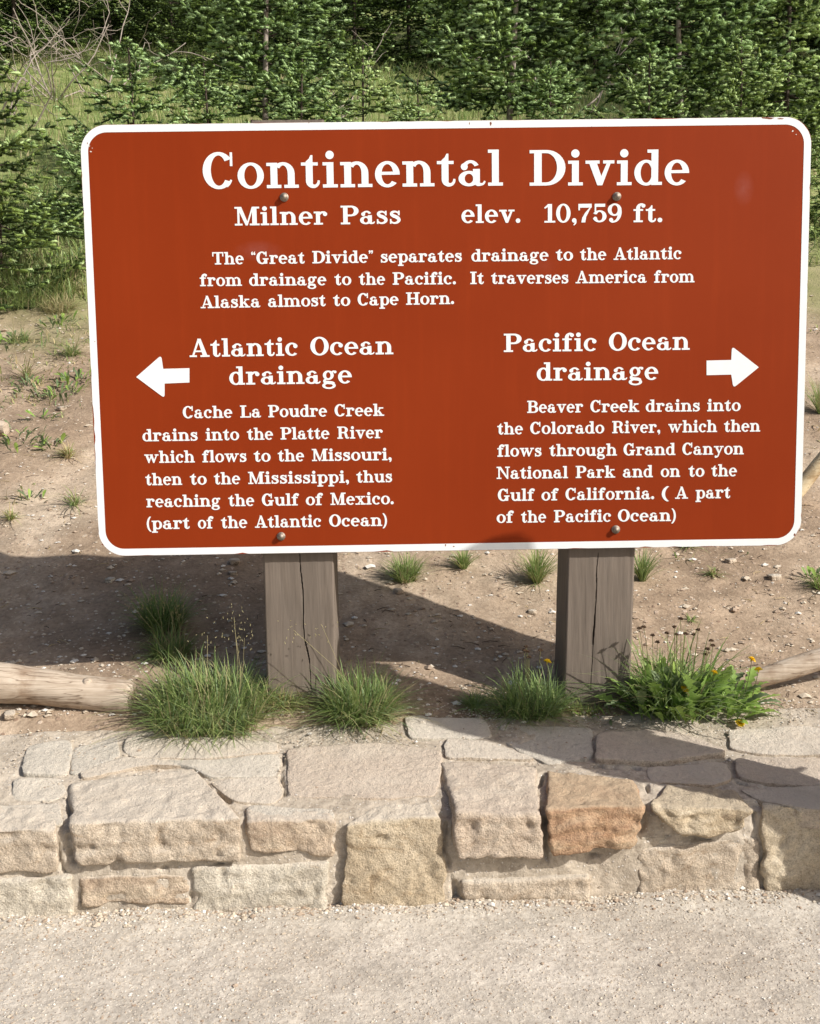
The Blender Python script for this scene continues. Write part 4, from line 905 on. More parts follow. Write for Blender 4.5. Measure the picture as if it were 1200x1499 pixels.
# ------------------------------------------------------------------ grass
def blades(rg, base, L, W, spread, droop, segs=4, mats=4, probs=None, dirs=None):
    n = len(base); th = rg.uniform(0, 2 * math.pi, n) if dirs is None else dirs
    tilt = rg.uniform(0, 1, n) * spread
    dx, dy, dz = np.sin(tilt) * np.cos(th), np.sin(tilt) * np.sin(th), np.cos(tilt)
    Dv = np.stack([dx, dy, dz], -1); side = np.stack([-np.sin(th + rg.uniform(-.8, .8, n)), np.cos(th), 0 * th], -1); side /= np.linalg.norm(side, axis=1)[:, None]
    t = np.linspace(0, 1, segs + 1)[None, :, None]; H = np.stack([np.cos(th), np.sin(th), 0 * th], -1)
    dr = (droop * rg.uniform(0.5, 1.5, n))[:, None, None]
    P = base[:, None] + Dv[:, None] * (L[:, None, None] * t) + (H[:, None] * 0.55 * dr - np.array([0, 0, 1.0]) * dr * 0.9) * L[:, None, None] * t ** 2.2
    Wt = (W[:, None, None] * (1 - t ** 1.6) ** 0.8) / 2
    A = P - side[:, None] * Wt; B = P + side[:, None] * Wt
    V = np.stack([A, B], 2).reshape(n, -1, 3); k = 2 * (segs + 1)
    f = np.array([[2 * i, 2 * i + 1, 2 * i + 3, 2 * i + 2] for i in range(segs)])
    F = (f[None] + (np.arange(n) * k)[:, None, None]).reshape(-1, 4)
    mi = np.repeat(rg.choice(mats, n, p=probs), segs)
    return V.reshape(-1, 3), F, mi
def tuft(name, px, py, wpx, L, n, label, cat, group=None, probs=(.35, .33, .12, .2), spread=1.15, droop=0.35, W=0.0032, depth=0.6, seed=0, seeds=0):
    W = W * 1.15
    q = spot(px, py); s_ = q[1] / FPX; R_ = max(0.01, wpx * s_ / 2 - L * 0.55)
    rg = np.random.default_rng(seed + 100); r = np.sqrt(rg.uniform(0, 1, n)); a = rg.uniform(0, 2 * math.pi, n)
    bx, by = r * R_ * np.cos(a), r * R_ * depth * np.sin(a); wx, wy = bx + q[0], by + q[1]
    gz = np.array([back_ground(x_, y_) for x_, y_ in zip(wx, wy)]) - q[2]
    base = np.stack([bx, by, gz - 0.003], -1)
    Ln = L * (rg.uniform(0.3, 1.0, n) ** .7) * rg.uniform(.8, 1.25, n); dirs = np.arctan2(by / depth, bx) + rg.normal(0, 1.2, n) + .5
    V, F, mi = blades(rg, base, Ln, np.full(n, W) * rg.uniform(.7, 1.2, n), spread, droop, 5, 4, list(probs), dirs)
    mb = MB(); mb.add(V, F, mi)
    if n > 240:                                           # dead straw thatch and a few broken, lying blades
        k = n // 4; a = rg.uniform(0, 2 * math.pi, k); r = np.sqrt(rg.uniform(.1, 1.5, k)); bx, by = r * R_ * np.cos(a), r * R_ * depth * np.sin(a)
        gz = np.array([back_ground(q[0] + x_, q[1] + y_) for x_, y_ in zip(bx, by)]) - q[2]
        V, F, m2 = blades(rg, np.stack([bx, by, gz + .002], -1), L * rg.uniform(.15, .6, k), np.full(k, W * .8), 1.75, .25, 4, 4, [.15, .15, .6, .1]); V[:, 2] = np.maximum(V[:, 2], np.repeat(gz, 10) + .001); mb.add(V, F, m2)
    for i in range(seeds):                                # fine flowering culms with pale spikelets
        a = rg.uniform(0, 6.28); b0 = np.array([R_ * .6 * math.cos(a), R_ * .4 * math.sin(a), 0]); tp = b0 + np.array([rg.normal(0, .07), rg.normal(0, .05), L * rg.uniform(1.1, 1.5)])
        pts_ = [b0, (b0 + tp) / 2 + [0.01, 0, 0.01], tp]; tube(mb, pts_, [.0006] * 3, 4, 2, False)
        for k in range(14):
            c = tp + rg.normal(0, 1, 3) * [.018, .018, .022]; tube(mb, [c, c + rg.normal(0, .002, 3) + [0, 0, .004]], [.0012, .0008], 5, 2, True)
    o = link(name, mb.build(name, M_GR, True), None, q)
    return tag(o, label, cat, group)
GT = 'clumps of grass round the sign'
tuft('grass_tuft', 306, 1046, 275, 0.20, 1900, 'largest green grass tuft, on the wall between the left log and the left post', 'grass tuft', GT, seed=1, W=0.0034, seeds=4, depth=.75)
tuft('grass_tuft', 415, 1030, 140, 0.13, 480, 'short fringe of grass running from the largest tuft to the foot of the left post', 'grass tuft', GT, seed=2, probs=(.3, .3, .25, .15))
tuft('grass_tuft', 525, 1046, 200, 0.19, 1150, 'second spiky grass tuft, at the right of the foot of the left post', 'grass tuft', GT, seed=3, W=0.0034, seeds=2, depth=.7)
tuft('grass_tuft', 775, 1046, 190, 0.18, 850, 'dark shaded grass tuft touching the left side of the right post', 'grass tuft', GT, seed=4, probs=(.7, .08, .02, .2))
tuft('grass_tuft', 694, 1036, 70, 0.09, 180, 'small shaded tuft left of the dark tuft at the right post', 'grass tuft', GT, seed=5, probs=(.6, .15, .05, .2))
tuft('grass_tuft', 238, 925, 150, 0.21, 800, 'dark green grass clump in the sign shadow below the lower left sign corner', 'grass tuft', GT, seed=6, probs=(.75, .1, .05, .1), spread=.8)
tuft('grass_tuft', 250, 962, 120, 0.14, 420, 'low shaded clump with pale seeds behind the largest grass tuft', 'grass tuft', GT, seed=7, probs=(.6, .1, .2, .1), seeds=8)
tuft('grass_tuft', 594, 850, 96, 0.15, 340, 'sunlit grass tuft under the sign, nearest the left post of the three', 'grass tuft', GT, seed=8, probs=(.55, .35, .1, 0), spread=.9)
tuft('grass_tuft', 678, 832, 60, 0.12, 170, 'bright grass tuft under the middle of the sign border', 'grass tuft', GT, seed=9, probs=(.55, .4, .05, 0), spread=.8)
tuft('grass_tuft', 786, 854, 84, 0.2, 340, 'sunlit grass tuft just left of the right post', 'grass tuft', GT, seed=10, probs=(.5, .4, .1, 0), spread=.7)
tuft('grass_tuft', 940, 850, 62, 0.18, 200, 'grass tuft peeping out at the right side of the right post under the sign', 'grass tuft', GT, seed=11, probs=(.5, .3, .1, .1), spread=.7)
tuft('grass_tuft', 1200, 862, 40, 0.10, 130, 'small grass tuft on the dirt at the right edge', 'grass tuft', GT, seed=12, probs=(.5, .25, .25, 0))
tuft('grass_tuft', 1200, 606, 34, 0.30, 150, 'yellowish grass tuft at the right edge beside the sign border', 'grass tuft', GT, seed=13, probs=(.3, .35, .35, 0), spread=.7)
tuft('grass_tuft', 855, 1040, 80, 0.05, 130, 'sparse short grass across the foot of the right post', 'grass tuft', GT, seed=14, probs=(.4, .3, .2, .1))
WT = 'small plants on the bare slope'
for i, (px, py, wp, L, nn, pr, lab) in enumerate([
    (55, 425, 190, .36, 900, (.45, .42, .08, .05), 'grassy fringe on the bank below the dark fir at the left'),
    (85, 455, 90, .24, 260, (.03, .07, .9, 0), 'dry straw clump hanging over the bank beside the sign'),
    (28, 500, 70, .2, 120, (.35, .25, .2, .2), 'sparse grass on the slope at the left, level with the arrow'),
    (40, 555, 30, .3, 60, (.1, .3, .6, 0), 'upright yellowing straw tuft left of the left arrow'),
    (105, 520, 60, .2, 110, (.3, .3, .3, .1), 'thin grass tuft beside the sign border above the arrow level'),
    (100, 670, 46, .16, 90, (.1, .2, .7, 0), 'dry brown grass tuft beside the lower left of the sign'),
    (110, 740, 36, .2, 50, (.4, .35, .25, 0), 'thin green grass sprig near the lower left sign border'),
    (16, 760, 30, .12, 60, (.4, .3, .3, 0), 'tiny grass sprig at the left edge above the shadow'),
    (1008, 800, 24, .09, 50, (.5, .3, .2, 0), 'tiny weed just below the sign border at the right'),
    (1044, 842, 26, .08, 50, (.4, .2, .4, 0), 'tiny weed on the dirt right of the right post'),
    (1010, 908, 16, .05, 30, (.6, .3, .1, 0), 'tiny green sprout on bare dirt above the seed heads')]):
    tuft('grass_tuft', px, py, wp, L * .8, int(nn * 1.2), lab, 'grass tuft', WT, probs=pr, seed=30 + i, W=0.0038, spread=1.25, depth=.8, droop=.5)

# leaves with real outlines
def leaf_mesh(name, L, W, lobes, m, curl=0.4, seed=0, seg=12):
    rg = np.random.default_rng(seed); t = np.linspace(0, 1, seg + 1); w_ = W * np.sin(np.clip(t * 0.94 + 0.06, 0, 1) * math.pi) ** 0.75 * (0.35 + 0.75 * t)
    if lobes: w_ = w_ * (1 + lobes * np.where(np.arange(seg + 1) % 2, 0.55, -0.45))
    w_[-1] = 0.0006
    x = L * t * np.cos(curl * t); z = L * (0.55 * t - curl * 0.75 * t ** 2) + 0.0 * t
    V = np.concatenate([np.column_stack([x, -w_ / 2, z + 0.15 * w_]), np.column_stack([x, 0 * x, z]), np.column_stack([x, w_ / 2, z + 0.15 * w_])])
    n = seg + 1; F = [[i, i + 1, n + i + 1, n + i] for i in range(seg)] + [[n + i, n + i + 1, 2 * n + i + 1, 2 * n + i] for i in range(seg)]
    return make_mesh(name, V, F, m)
def place_leaves(parent, meshes, n, R_, seed, q, scale=(.7, 1.2), sq=0.6, tilt=(-.5, .5), gz=True):
    r_ = random.Random(seed)
    for i in range(n):
        a = r_.uniform(0, 6.28); r = R_ * math.sqrt(r_.random()); x, y = r * math.cos(a), r * math.sin(a) * sq
        z = (back_ground(q[0] + x, q[1] + y) - q[2]) if gz else 0
        o = link('leaf', r_.choice(meshes), parent, (x, y, z + r_.uniform(0, .02)))
        o.rotation_euler = (r_.uniform(-.35, .35), r_.uniform(*tilt), math.atan2(y, x) + r_.gauss(0, .6)); s_ = r_.uniform(*scale); o.scale = (s_, s_, s_)
DL = [leaf_mesh('leaf', 0.105, 0.030, 0.8, M_HERB, 0.55, 1), leaf_mesh('leaf', 0.085, 0.026, 0.6, M_HERB, 0.35, 2), leaf_mesh('leaf', 0.07, 0.024, 0.3, M_HERB, 0.5, 3), leaf_mesh('leaf', 0.095, 0.022, 0.5, M_HERB2, 0.6, 7)]
SLn = [leaf_mesh('leaf', 0.055, 0.016, 0, M_HERB2, 0.4, 4), leaf_mesh('leaf', 0.04, 0.014, 0, M_HERB2, 0.5, 5), leaf_mesh('leaf', 0.05, 0.02, 0.3, M_HERB, 0.3, 6)]
def flower_me(r):
    mb = MB(); k = 34; rg = np.random.default_rng(5)
    for ringi, (rr, zz) in enumerate(((1, .002), (.75, .005), (.45, .008))):
        for i in range(k):
            a = 2 * math.pi * (i + ringi * .4) / k; c, s_ = math.cos(a), math.sin(a); w_ = r * .10; L = r * rr * rg.uniform(.85, 1.1)
            mb.add([[-s_ * w_ * .4, c * w_ * .4, 0.0], [s_ * w_ * .4, -c * w_ * .4, 0.0], [c * L + s_ * w_, s_ * L - c * w_, zz], [c * L - s_ * w_, s_ * L + c * w_, zz]], [[0, 1, 2, 3]])
    mb.add([[r * .3 * math.cos(a), r * .3 * math.sin(a), .004] for a in np.linspace(0, 6.28, 8, endpoint=False)] + [[0, 0, -.008]], [[i, (i + 1) % 8, 8] for i in range(8)])
    return mb.build('flower', M_YEL, False)
FL = flower_me(0.0125)
def seedhead_me():
    mb = MB(); rg = np.random.default_rng(9)
    for i in range(26):
        d = rg.normal(0, 1, 3); d /= np.linalg.norm(d); d[2] = abs(d[2]) * .9 - .2; c = d * .0045; tube(mb, [c * .2, c, c * 1.9], [.0022, .002, .0004], 5, 0, False)
    return mb.build('seed_head', M_SEED)
SHM = seedhead_me()
def stalk(parent, q, base, tip, head, name, bend=.01, tiltx=0.5):
    mb = MB(); b = np.array(base); t = np.array(tip); tube(mb, [b, b * .6 + t * .4 + [bend, 0, .006], b * .2 + t * .8 + [bend * .6, 0, .003], t], [.0012, .0011, .0009, .0008], 6)
    s_ = link('stem', mb.build('stem', M_STEM), parent); o = link(name, head, s_, tip); o.rotation_euler = (tiltx, 0, rnd.uniform(0, 6)); return s_
# the dandelion clump at the right post
q = spot(1000, 1045); dc = empty('dandelion_clump', 'leafy clump with yellow dandelions and dark seed heads beside the right post', 'weed clump', q)
def plane_at(px, py, y): d = ray(px, py); return CAM + d * (y / d[1])
rg = np.random.default_rng(71); n = 560; a = rg.uniform(0, 6.28, n); r = np.sqrt(rg.uniform(0, 1, n)); bx = -0.03 + r * .085 * np.cos(a); by = .01 + r * .06 * np.sin(a)
V, F, mi = blades(rg, np.stack([bx, by, np.array([back_ground(q[0] + i, q[1] + j) for i, j in zip(bx, by)]) - q[2]], -1), .31 * rg.uniform(.3, 1.1, n), np.full(n, .006), .95, .42, 5, 4, [.62, .2, .05, .13])
mb = MB(); mb.add(V, F, mi); o = link('grass_blades', mb.build('grass_blades', M_GR), dc); o['kind'] = 'stuff'
place_leaves(dc, DL, 130, .17, 3, q, (.8, 1.5), .5, (-1.1, .0))
place_leaves(dc, DL, 70, .10, 13, q + np.array([.03, -.02, 0]), (1.1, 1.8), .6, (-1.35, -.5))
r_ = random.Random(8)
for i in range(80):                                        # the dense rosette at the right
    a = r_.uniform(0, 6.28); r = .075 * math.sqrt(r_.random()); x, y = .12 + r * math.cos(a), -.02 + r * .7 * math.sin(a)
    o = link('leaf', r_.choice(DL), dc, (x, y, back_ground(q[0] + x, q[1] + y) - q[2] + r_.uniform(0, .045))); o.rotation_euler = (r_.uniform(-.3, .3), r_.uniform(-.9, .1), a + r_.gauss(0, .4)); s_ = r_.uniform(.6, 1.15); o.scale = (s_,) * 3
for px, py, dy in ((1100, 966, .0), (1110, 981, -.02), (1045, 985, -.03), (1003, 1008, -.06), (1083, 1059, -.1)):
    tip = plane_at(px, py, q[1] + dy) - q; base = np.array([tip[0] - .03, dy * .6, 0.0]); base[2] = back_ground(q[0] + base[0], q[1] + base[1]) - q[2]
    stalk(dc, q, base, tip, FL, 'flower', .005, 0.55)
for px, py in ((936, 920), (942, 918), (955, 930), (976, 927), (987, 918), (990, 929), (996, 906), (1003, 928), (1015, 929), (1022, 922), (1032, 958), (1041, 938), (1043, 945), (962, 940), (1035, 950)):
    y = q[1] + rnd.uniform(-.02, .05); tip = plane_at(px, py, y) - q; base = np.array([tip[0] * .7 - .01, rnd.uniform(-.02, .04), 0.0])
    stalk(dc, q, base, tip, SHM, 'seed_head', rnd.uniform(-.008, .008), 0)
q = spot(798, 1028); lf = empty('dandelion', 'single yellow dandelion in the shaded grass left of the right post', 'flower', q)
tip = plane_at(801, 969, q[1]) - q; stalk(lf, q, (0.0, 0, 0), tip, FL, 'flower', .005, 0.6); place_leaves(lf, DL, 7, .05, 5, q, (.5, .8))
q = spot(768, 1025); lf = empty('dark_weed', 'dark flower spikes rising from the shaded grass left of the right post', 'weed', q)
for px, py in ((770, 947), (772, 954), (774, 962), (791, 952), (767, 952)):
    tip = plane_at(px, py, q[1]) - q; stalk(lf, q, (tip[0] * .6, 0, 0), tip, SHM, 'seed_head', .003, 0)
q = spot(892, 1050); lf = empty('weed', 'low broad-leaved weed at the foot of the right post', 'weed', q, WT); place_leaves(lf, DL, 14, .09, 6, q, (.35, .6), .4, (-.5, .3))
for i, (px, py, R_, nn, lab) in enumerate([
    (85, 580, .12, 40, 'leafy grey-green weed patch touching the sign border left of the arrow'), (40, 570, .08, 20, 'small green weed beside yellow straw at the left'),
    (22, 650, .15, 46, 'broad grey-green weed patch at the left edge beside the log end'), (75, 655, .06, 18, 'small leafy sprig right of the left-edge weed patch'),
    (60, 615, .07, 14, 'sparse low leaves between two weed patches at the left'), (15, 505, .18, 30, 'silvery weed patch at the left edge halfway up the slope'), (85, 475, .10, 30, 'bright leafy sprout under the dry straw bank'), (50, 735, .05, 7, 'tiny seedling on pale dirt at the left'),
    (40, 405, .35, 90, 'bright leafy growth at the foot of the left edge fir'), (95, 385, .25, 60, 'bright green leafy growth between the left fir and the sign border'), (110, 560, .10, 30, 'leafy weed tight against the sign border beside the left arrow'),
    (1195, 290, .25, 46, 'grey-green low shrub at the right edge beside the upper sign corner'), (1194, 850, .04, 14, 'small leafy weed at the right edge above the thin log')]):
    q = spot(px, py); s_ = q[1] / 3.6; o = empty('weed', lab, 'weed', q, WT)
    place_leaves(o, SLn, int(nn * 1.5), R_, 40 + i, q, (.45 * s_ ** .5, 1.0 * s_ ** .5), .8, (-.9, .1))

# sparse low growth in patches on the bare slope
rg = np.random.default_rng(15); n = 26000
yy = rg.uniform(4.0, 7.4, n); xx = rg.uniform(-1, 1, n) * (0.42 * yy + .4)
k = fbm(P3(xx, yy), 1.6, 3, 18) + .35 * fbm(P3(xx, yy), 7, 2, 19) + .11 * (yy - 6.4) + rg.uniform(-.12, .12, n) > .04; xx, yy = xx[k], yy[k]; n = len(xx)
V, F, mi = blades(rg, np.stack([xx, yy, hill_z(xx, yy) - .004], -1), rg.uniform(.015, .085, n), rg.uniform(.003, .010, n), 1.3, .4, 2, 5, [.22, .22, .26, .12, .18])
mb = MB(); mb.add(V, F, mi); o = link('slope_ground_cover', mb.build('slope_ground_cover', M_GR + [M_HERB2])); o['kind'] = 'stuff'
# meadow grass on the upper slope: uncountable
rg = np.random.default_rng(5); n = 80000
yy = 6.9 + 13 * rg.uniform(0, 1, n) ** 1.25; xx = rg.uniform(-1, 1, n) * (0.42 * yy + .6); dn = fbm(P3(xx, yy), .7, 3, 8) + rg.uniform(-.5, .8, n)
k = dn > -.05; xx, yy = xx[k], yy[k]; n = len(xx)
base = np.stack([xx, yy, hill_z(xx, yy) - .01], -1)
V, F, mi = blades(rg, base, rg.uniform(.10, .30, n), rg.uniform(.006, .013, n), .75, .3, 2, 4, [.38, .36, .20, .06])
mb = MB(); mb.add(V, F, mi); o = link('meadow_grass', mb.build('meadow_grass', M_GR)); o['kind'] = 'stuff'

# ------------------------------------------------------------------ firs
def needles(rg, P0, Dr, L, dens, nl, nw, mi_val):
    """needles round straight twigs: P0 start, Dr unit dir, L length"""
    cnt = np.maximum(3, (L * dens).astype(int)); idx = np.repeat(np.arange(len(L)), cnt); n = len(idx)
    t = rg.uniform(0, 1, n); P = P0[idx] + Dr[idx] * (L[idx] * t)[:, None]
    rv = rg.normal(0, 1, (n, 3)); rv[:, 2] = rv[:, 2] * .85 + .25; d = Dr[idx]; rv -= d * (rv * d).sum(1)[:, None]; rv /= np.linalg.norm(rv, axis=1)[:, None] + 1e-9
    dirn = d * rg.uniform(.35, .8, n)[:, None] + rv; dirn /= np.linalg.norm(dirn, axis=1)[:, None]
    sd = np.cross(dirn, rg.normal(0, 1, (n, 3))); sd /= np.linalg.norm(sd, axis=1)[:, None] + 1e-9
    ln = (nl * rg.uniform(.75, 1.2, n))[:, None]; w_ = nw / 2
    V = np.stack([P - sd * w_, P + sd * w_, P + dirn * ln], 1).reshape(-1, 3)
    F = np.arange(n * 3).reshape(-1, 3)
    return V, F, (np.full(n, mi_val) if np.isscalar(mi_val) else mi_val[idx])
def spindles(rg, P0, Dr, L, rad, mi_val):
    """the close brush of needles along a twig, as a tapering five-sided body"""
    n = len(L); ref = np.where(np.abs(Dr[:, 2:3]) < .9, np.array([[0, 0, 1.0]]), np.array([[1.0, 0, 0]]))
    A = np.cross(Dr, ref); A /= np.linalg.norm(A, axis=1)[:, None] + 1e-9; B = np.cross(Dr, A)
    ts = np.array([0.0, .3, .8]); rs = np.array([.55, 1.0, .85]); k = 5
    th = np.linspace(0, 2 * math.pi, k, endpoint=False)[None] + rg.uniform(0, 6.28, n)[:, None]
    V = np.empty((n, 3 * k + 1, 3))
    for i, (t, q) in enumerate(zip(ts, rs)):
        c = P0 + Dr * (L * t)[:, None]; rr = (rad * q)[:, None] * 1.0 * rg.uniform(.65, 1.3, (n, k))
        V[:, i * k:(i + 1) * k] = c[:, None] + (rr * np.cos(th))[..., None] * A[:, None] + (rr * np.sin(th))[..., None] * B[:, None] + Dr[:, None] * (rg.uniform(-.08, .08, (n, k)) * L[:, None])[..., None]
    V[:, -1] = P0 + Dr * (L * 1.04)[:, None]
    F = []
    for i in range(2):
        for j in range(k): a, b = i * k + j, i * k + (j + 1) % k; F += [[a, b, b + k], [a, b + k, a + k]]
    F += [[2 * k + j, 2 * k + (j + 1) % k, 3 * k] for j in range(k)]; F = np.array(F)
    FF = (F[None] + (np.arange(n) * (3 * k + 1))[:, None, None]).reshape(-1, 3)
    return V.reshape(-1, 3), FF, np.repeat(mi_val, len(F))
def fir_meshes(seed, H, R_, clear=0.1, dens=1.0, lowdead=0, big=1.0, bark=None, tipf=.62, ws=1.0):
    rg = np.random.default_rng(seed); wood = MB(); trunk = MB()
    zz = np.linspace(0, H, 14); lean = rg.normal(0, .02, 2)
    tc = np.column_stack([lean[0] * zz + .02 * np.sin(zz * 2), lean[1] * zz, zz - .1]); tube(trunk, tc, np.linspace(.008 * H ** .8 + .006, .005, 14), 9, 0, True, .006, seed)
    tw0 = []; twd = []; twl = []; z = clear; big_w = 1
    while z < H * .98:
        f = z / H; nb = rg.integers(4, 7); a0 = rg.uniform(0, 6.28)
        for b in range(nb):
            L = R_ * max(.06, (1 - f) ** .75) * rg.uniform(.62, 1.12); az = a0 + 2 * math.pi * b / nb + rg.normal(0, .2); zb = z + rg.normal(0, .03)
            h = np.array([math.cos(az), math.sin(az), 0]); s_ = np.array([-math.sin(az), math.cos(az), 0]); n = 9; t = np.linspace(0, 1, n)
            rise = rg.uniform(-.05, .18) + .5 * f; cur = rg.uniform(-.35, -.12)
            P = np.array([np.interp(zb, zz, tc[:, 0]), np.interp(zb, zz, tc[:, 1]), zb - .1])[None] + h * (L * t)[:, None] + np.array([0, 0, 1.0]) * (L * (rise * t + cur * t * (1 - t) * 1.6 + .12 * t ** 3))[:, None] + s_ * (.05 * L * np.sin(t * 3 + rg.uniform(0, 6)))[:, None]
            tube(wood, P, np.linspace(.003 + .004 * L, .0015, n), 4, 0, False)
            # main axis
            for i in range(1, n - 1):
                d = P[i + 1] - P[i]; l = np.linalg.norm(d); tw0.append(P[i]); twd.append(d / l); twl.append(l)
            # side twigs, alternating in the plane of the bough
            m = int(max(5, L / .050))
            for k in range(m):
                u = .12 + .86 * (k + rg.uniform(0, .6)) / m; u = min(u, .985); q = np.array([np.interp(u, t, P[:, c]) for c in range(3)])
                sg = 1 if k % 2 else -1; l = (L * .46 * (1 - u) ** .8 + .05) * rg.uniform(.7, 1.2); l = min(l, .34)
                ang = rg.uniform(.75, 1.05); d = h * math.cos(ang) + s_ * sg * math.sin(ang) + np.array([0, 0, rg.normal(-.04, .09)]); d /= np.linalg.norm(d)
                tw0.append(q); twd.append(d); twl.append(l)
                if rg.random() < .15:                      # short upright or hanging extra shoots fill the volume
                    d2 = d + np.array([0, 0, rg.normal(.1, .6)]); d2 /= np.linalg.norm(d2); tw0.append(q); twd.append(d2); twl.append(l * .6)
                # tertiary shoots
                for e in range(int(l / .060)):
                    v = (e + .6) * .060; sg2 = 1 if e % 2 else -1; sd = np.cross(d, [0, 0, 1.0]); d3 = d * .72 + sd * sg2 * .72 + np.array([0, 0, rg.normal(.05, .15)]); d3 /= np.linalg.norm(d3)
                    tw0.append(q + d * v); twd.append(d3); twl.append(rg.uniform(.05, .105) * (1.15 - .5 * v / l))
        z += rg.uniform(.24, .42) * (.8 if H < 2 else 1.0) * ws
    P0 = np.array(tw0); Dr = np.array(twd); L = np.array(twl)
    # old wood carries dark needles, the last few centimetres carry the fresh shoots
    tipl = np.minimum(.060 * rg.uniform(.7, 1.2, len(L)), L * .75); oldL = L - tipl * .4
    Vs = []; Fs = []; Ms = []; off = 0
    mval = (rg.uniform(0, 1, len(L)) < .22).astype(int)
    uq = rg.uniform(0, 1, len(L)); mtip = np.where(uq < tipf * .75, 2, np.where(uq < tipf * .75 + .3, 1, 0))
    for Pq, Lq, rd, mv in ((P0, L - tipl, .0062 * big, mval), (P0 + Dr * (L - tipl)[:, None], tipl, .0078 * big, mtip)):
        V, F, m_ = spindles(rg, Pq, Dr, Lq, np.full(len(Lq), rd) * rg.uniform(.75, 1.2, len(Lq)), mv); Vs.append(V); Fs.append(F + off); Ms.append(m_); off += len(V)
    for Pq, Lq, dn, nl, nw, mv in ((P0, oldL, 170 * dens, .018 * big, .0042 * big, mval), (P0 + Dr * (L - tipl)[:, None], tipl, 620 * dens, .0165 * big, .0034 * big, mtip)):
        V, F, m_ = needles(rg, Pq, Dr, Lq, dn, nl, nw, mv); Vs.append(V); Fs.append(F + off); Ms.append(m_); off += len(V)
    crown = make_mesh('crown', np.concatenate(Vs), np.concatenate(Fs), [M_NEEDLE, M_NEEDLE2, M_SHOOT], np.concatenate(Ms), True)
    return trunk.build('trunk', bark or M_DBARK), wood.build('branches', M_DBARK), crown
FV = [fir_meshes(1, 1.9, .85, .12, big=1.25, ws=.7), fir_meshes(2, 2.9, 1.05, .2, big=1.28, ws=.62, tipf=.75), fir_meshes(3, 3.4, 1.1, .42, 1.0, big=1.3, bark=M_PALEBARK, ws=.58, tipf=.8), fir_meshes(4, 1.5, 1.0, .08, big=1.25, tipf=.78, ws=.6), fir_meshes(5, 5.0, 1.7, .1, .22, 0, 1.7, tipf=.14), fir_meshes(6, 1.5, .72, .06, 1.0, big=1.15, tipf=.2, ws=.5)]  # fifth variant gets few bright shoots, putting forest shade into its colour
print('needle tris', [len(v[2].polygons) for v in FV])
def fir(px, Y, var, sc, rot, label, dz=0.0, group='firs on the slope behind the sign', sy=1.0):
    d = ray(px, 100); x = d[0] / d[1] * Y; z = float(hill_z(x, Y)) + dz
    o = empty('fir_tree', label, 'fir tree', (x, Y, z), group); o.rotation_euler[2] = rot; o.scale = (sc * sy, sc * sy, sc)
    t, w_, c = FV[var]; link('trunk', t, o); link('branches', w_, o); link('crown', c, o); return o
fir(-22, 7.1, 5, 1.0, .4, 'dark young fir at the left edge, left of the sign')
fir(190, 8.4, 3, .88, 1.1, 'low bushy fir rising just above the top left of the sign')
fir(118, 7.9, 3, .50, 2.7, 'small sparse fir peeping out beside the upper left sign corner')
fir(383, 9.6, 2, 1.05, 2.0, 'fir with a bare grey trunk above the left post')
fir(300, 8.8, 3, .72, .3, 'low green fir in front of the grey-trunked fir')
fir(440, 8.4, 3, .78, 3.0, 'low fir above the left post, right of the low bushy fir')
fir(530, 8.7, 3, .80, 1.9, 'spreading low fir above the title word Continental')
fir(612, 8.5, 3, .66, 5.3, 'low fir just behind the sign top, left of the pale-trunked bushy fir')
fir(737, 9.4, 2, 1.08, .9, 'bushy fir with a pale trunk above the middle right of the sign')
fir(806, 8.7, 3, .74, 4.4, 'low fir between the two pale-trunked firs')
fir(1008, 9.2, 2, 1.0, 3.6, 'fir with a thin pale trunk above the right end of the sign')
fir(950, 8.5, 3, .74, 1.2, 'low fir above the second title word')
fir(1085, 8.6, 3, .78, .2, 'low fir above the upper right sign corner')
fir(1150, 9.4, 1, 1.0, 5.6, 'dense fir beyond the upper right sign corner')
fir(1235, 9.9, 1, 1.15, 1.4, 'tall fir cut off by the right edge')
fir(1215, 7.6, 3, .5, 4.0, 'small fir low at the right edge beside the sign')
bk = [(-180, 15, 1.0), (-60, 17, .95), (60, 19, 1.0), (165, 18.4, .95), (255, 18.2, .85), (335, 16.0, 1.0), (440, 16.4, 1.0), (520, 15.6, 1.0), (600, 16.6, 1.05), (690, 15.4, 1.0), (780, 16.9, 1.05), (870, 15.8, 1.0), (960, 16.6, 1.05), (1060, 15.4, 1.0), (1150, 16.4, 1.05), (1240, 15.6, 1.0), (1360, 15, 1.0)]
words = ['leftmost, outside the left edge', 'far left, behind the dead branches', 'left, behind the bare twigs', 'left, behind the small meadow', 'behind the meadow, left of the grey trunk', 'just left behind the grey trunk', 'behind the title letter n', 'above the gap of the first title word', 'above the middle of the title', 'left behind the pale trunk', 'right behind the pale trunk', 'above the title letter D', 'above the end of the title', 'behind the thin pale trunk', 'behind the upper right corner', 'at the right edge', 'rightmost, outside the right edge']
for i, ((px, Y, s_), wd) in enumerate(zip(bk, words)):
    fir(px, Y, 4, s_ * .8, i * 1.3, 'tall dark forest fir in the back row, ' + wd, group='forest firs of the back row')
DEEP = ['dark fir in the deep forest, ' + a + ' ' + b for b in ('above the upper left sign corner', 'above the first title word', 'above the middle of the sign', 'above the second title word', 'above the upper right sign corner') for a in ('nearer left one', 'nearer right one', 'farther left one', 'farther right one', 'tallest one')] + ['dark fir in the deep forest, outside the right edge']
for i in range(26):
    Y = rnd.uniform(17.5, 24); px = -150 + i * 58
    fir(px, Y, 4, rnd.uniform(.9, 1.2), rnd.uniform(0, 6), DEEP[i], group='firs deep in the forest')
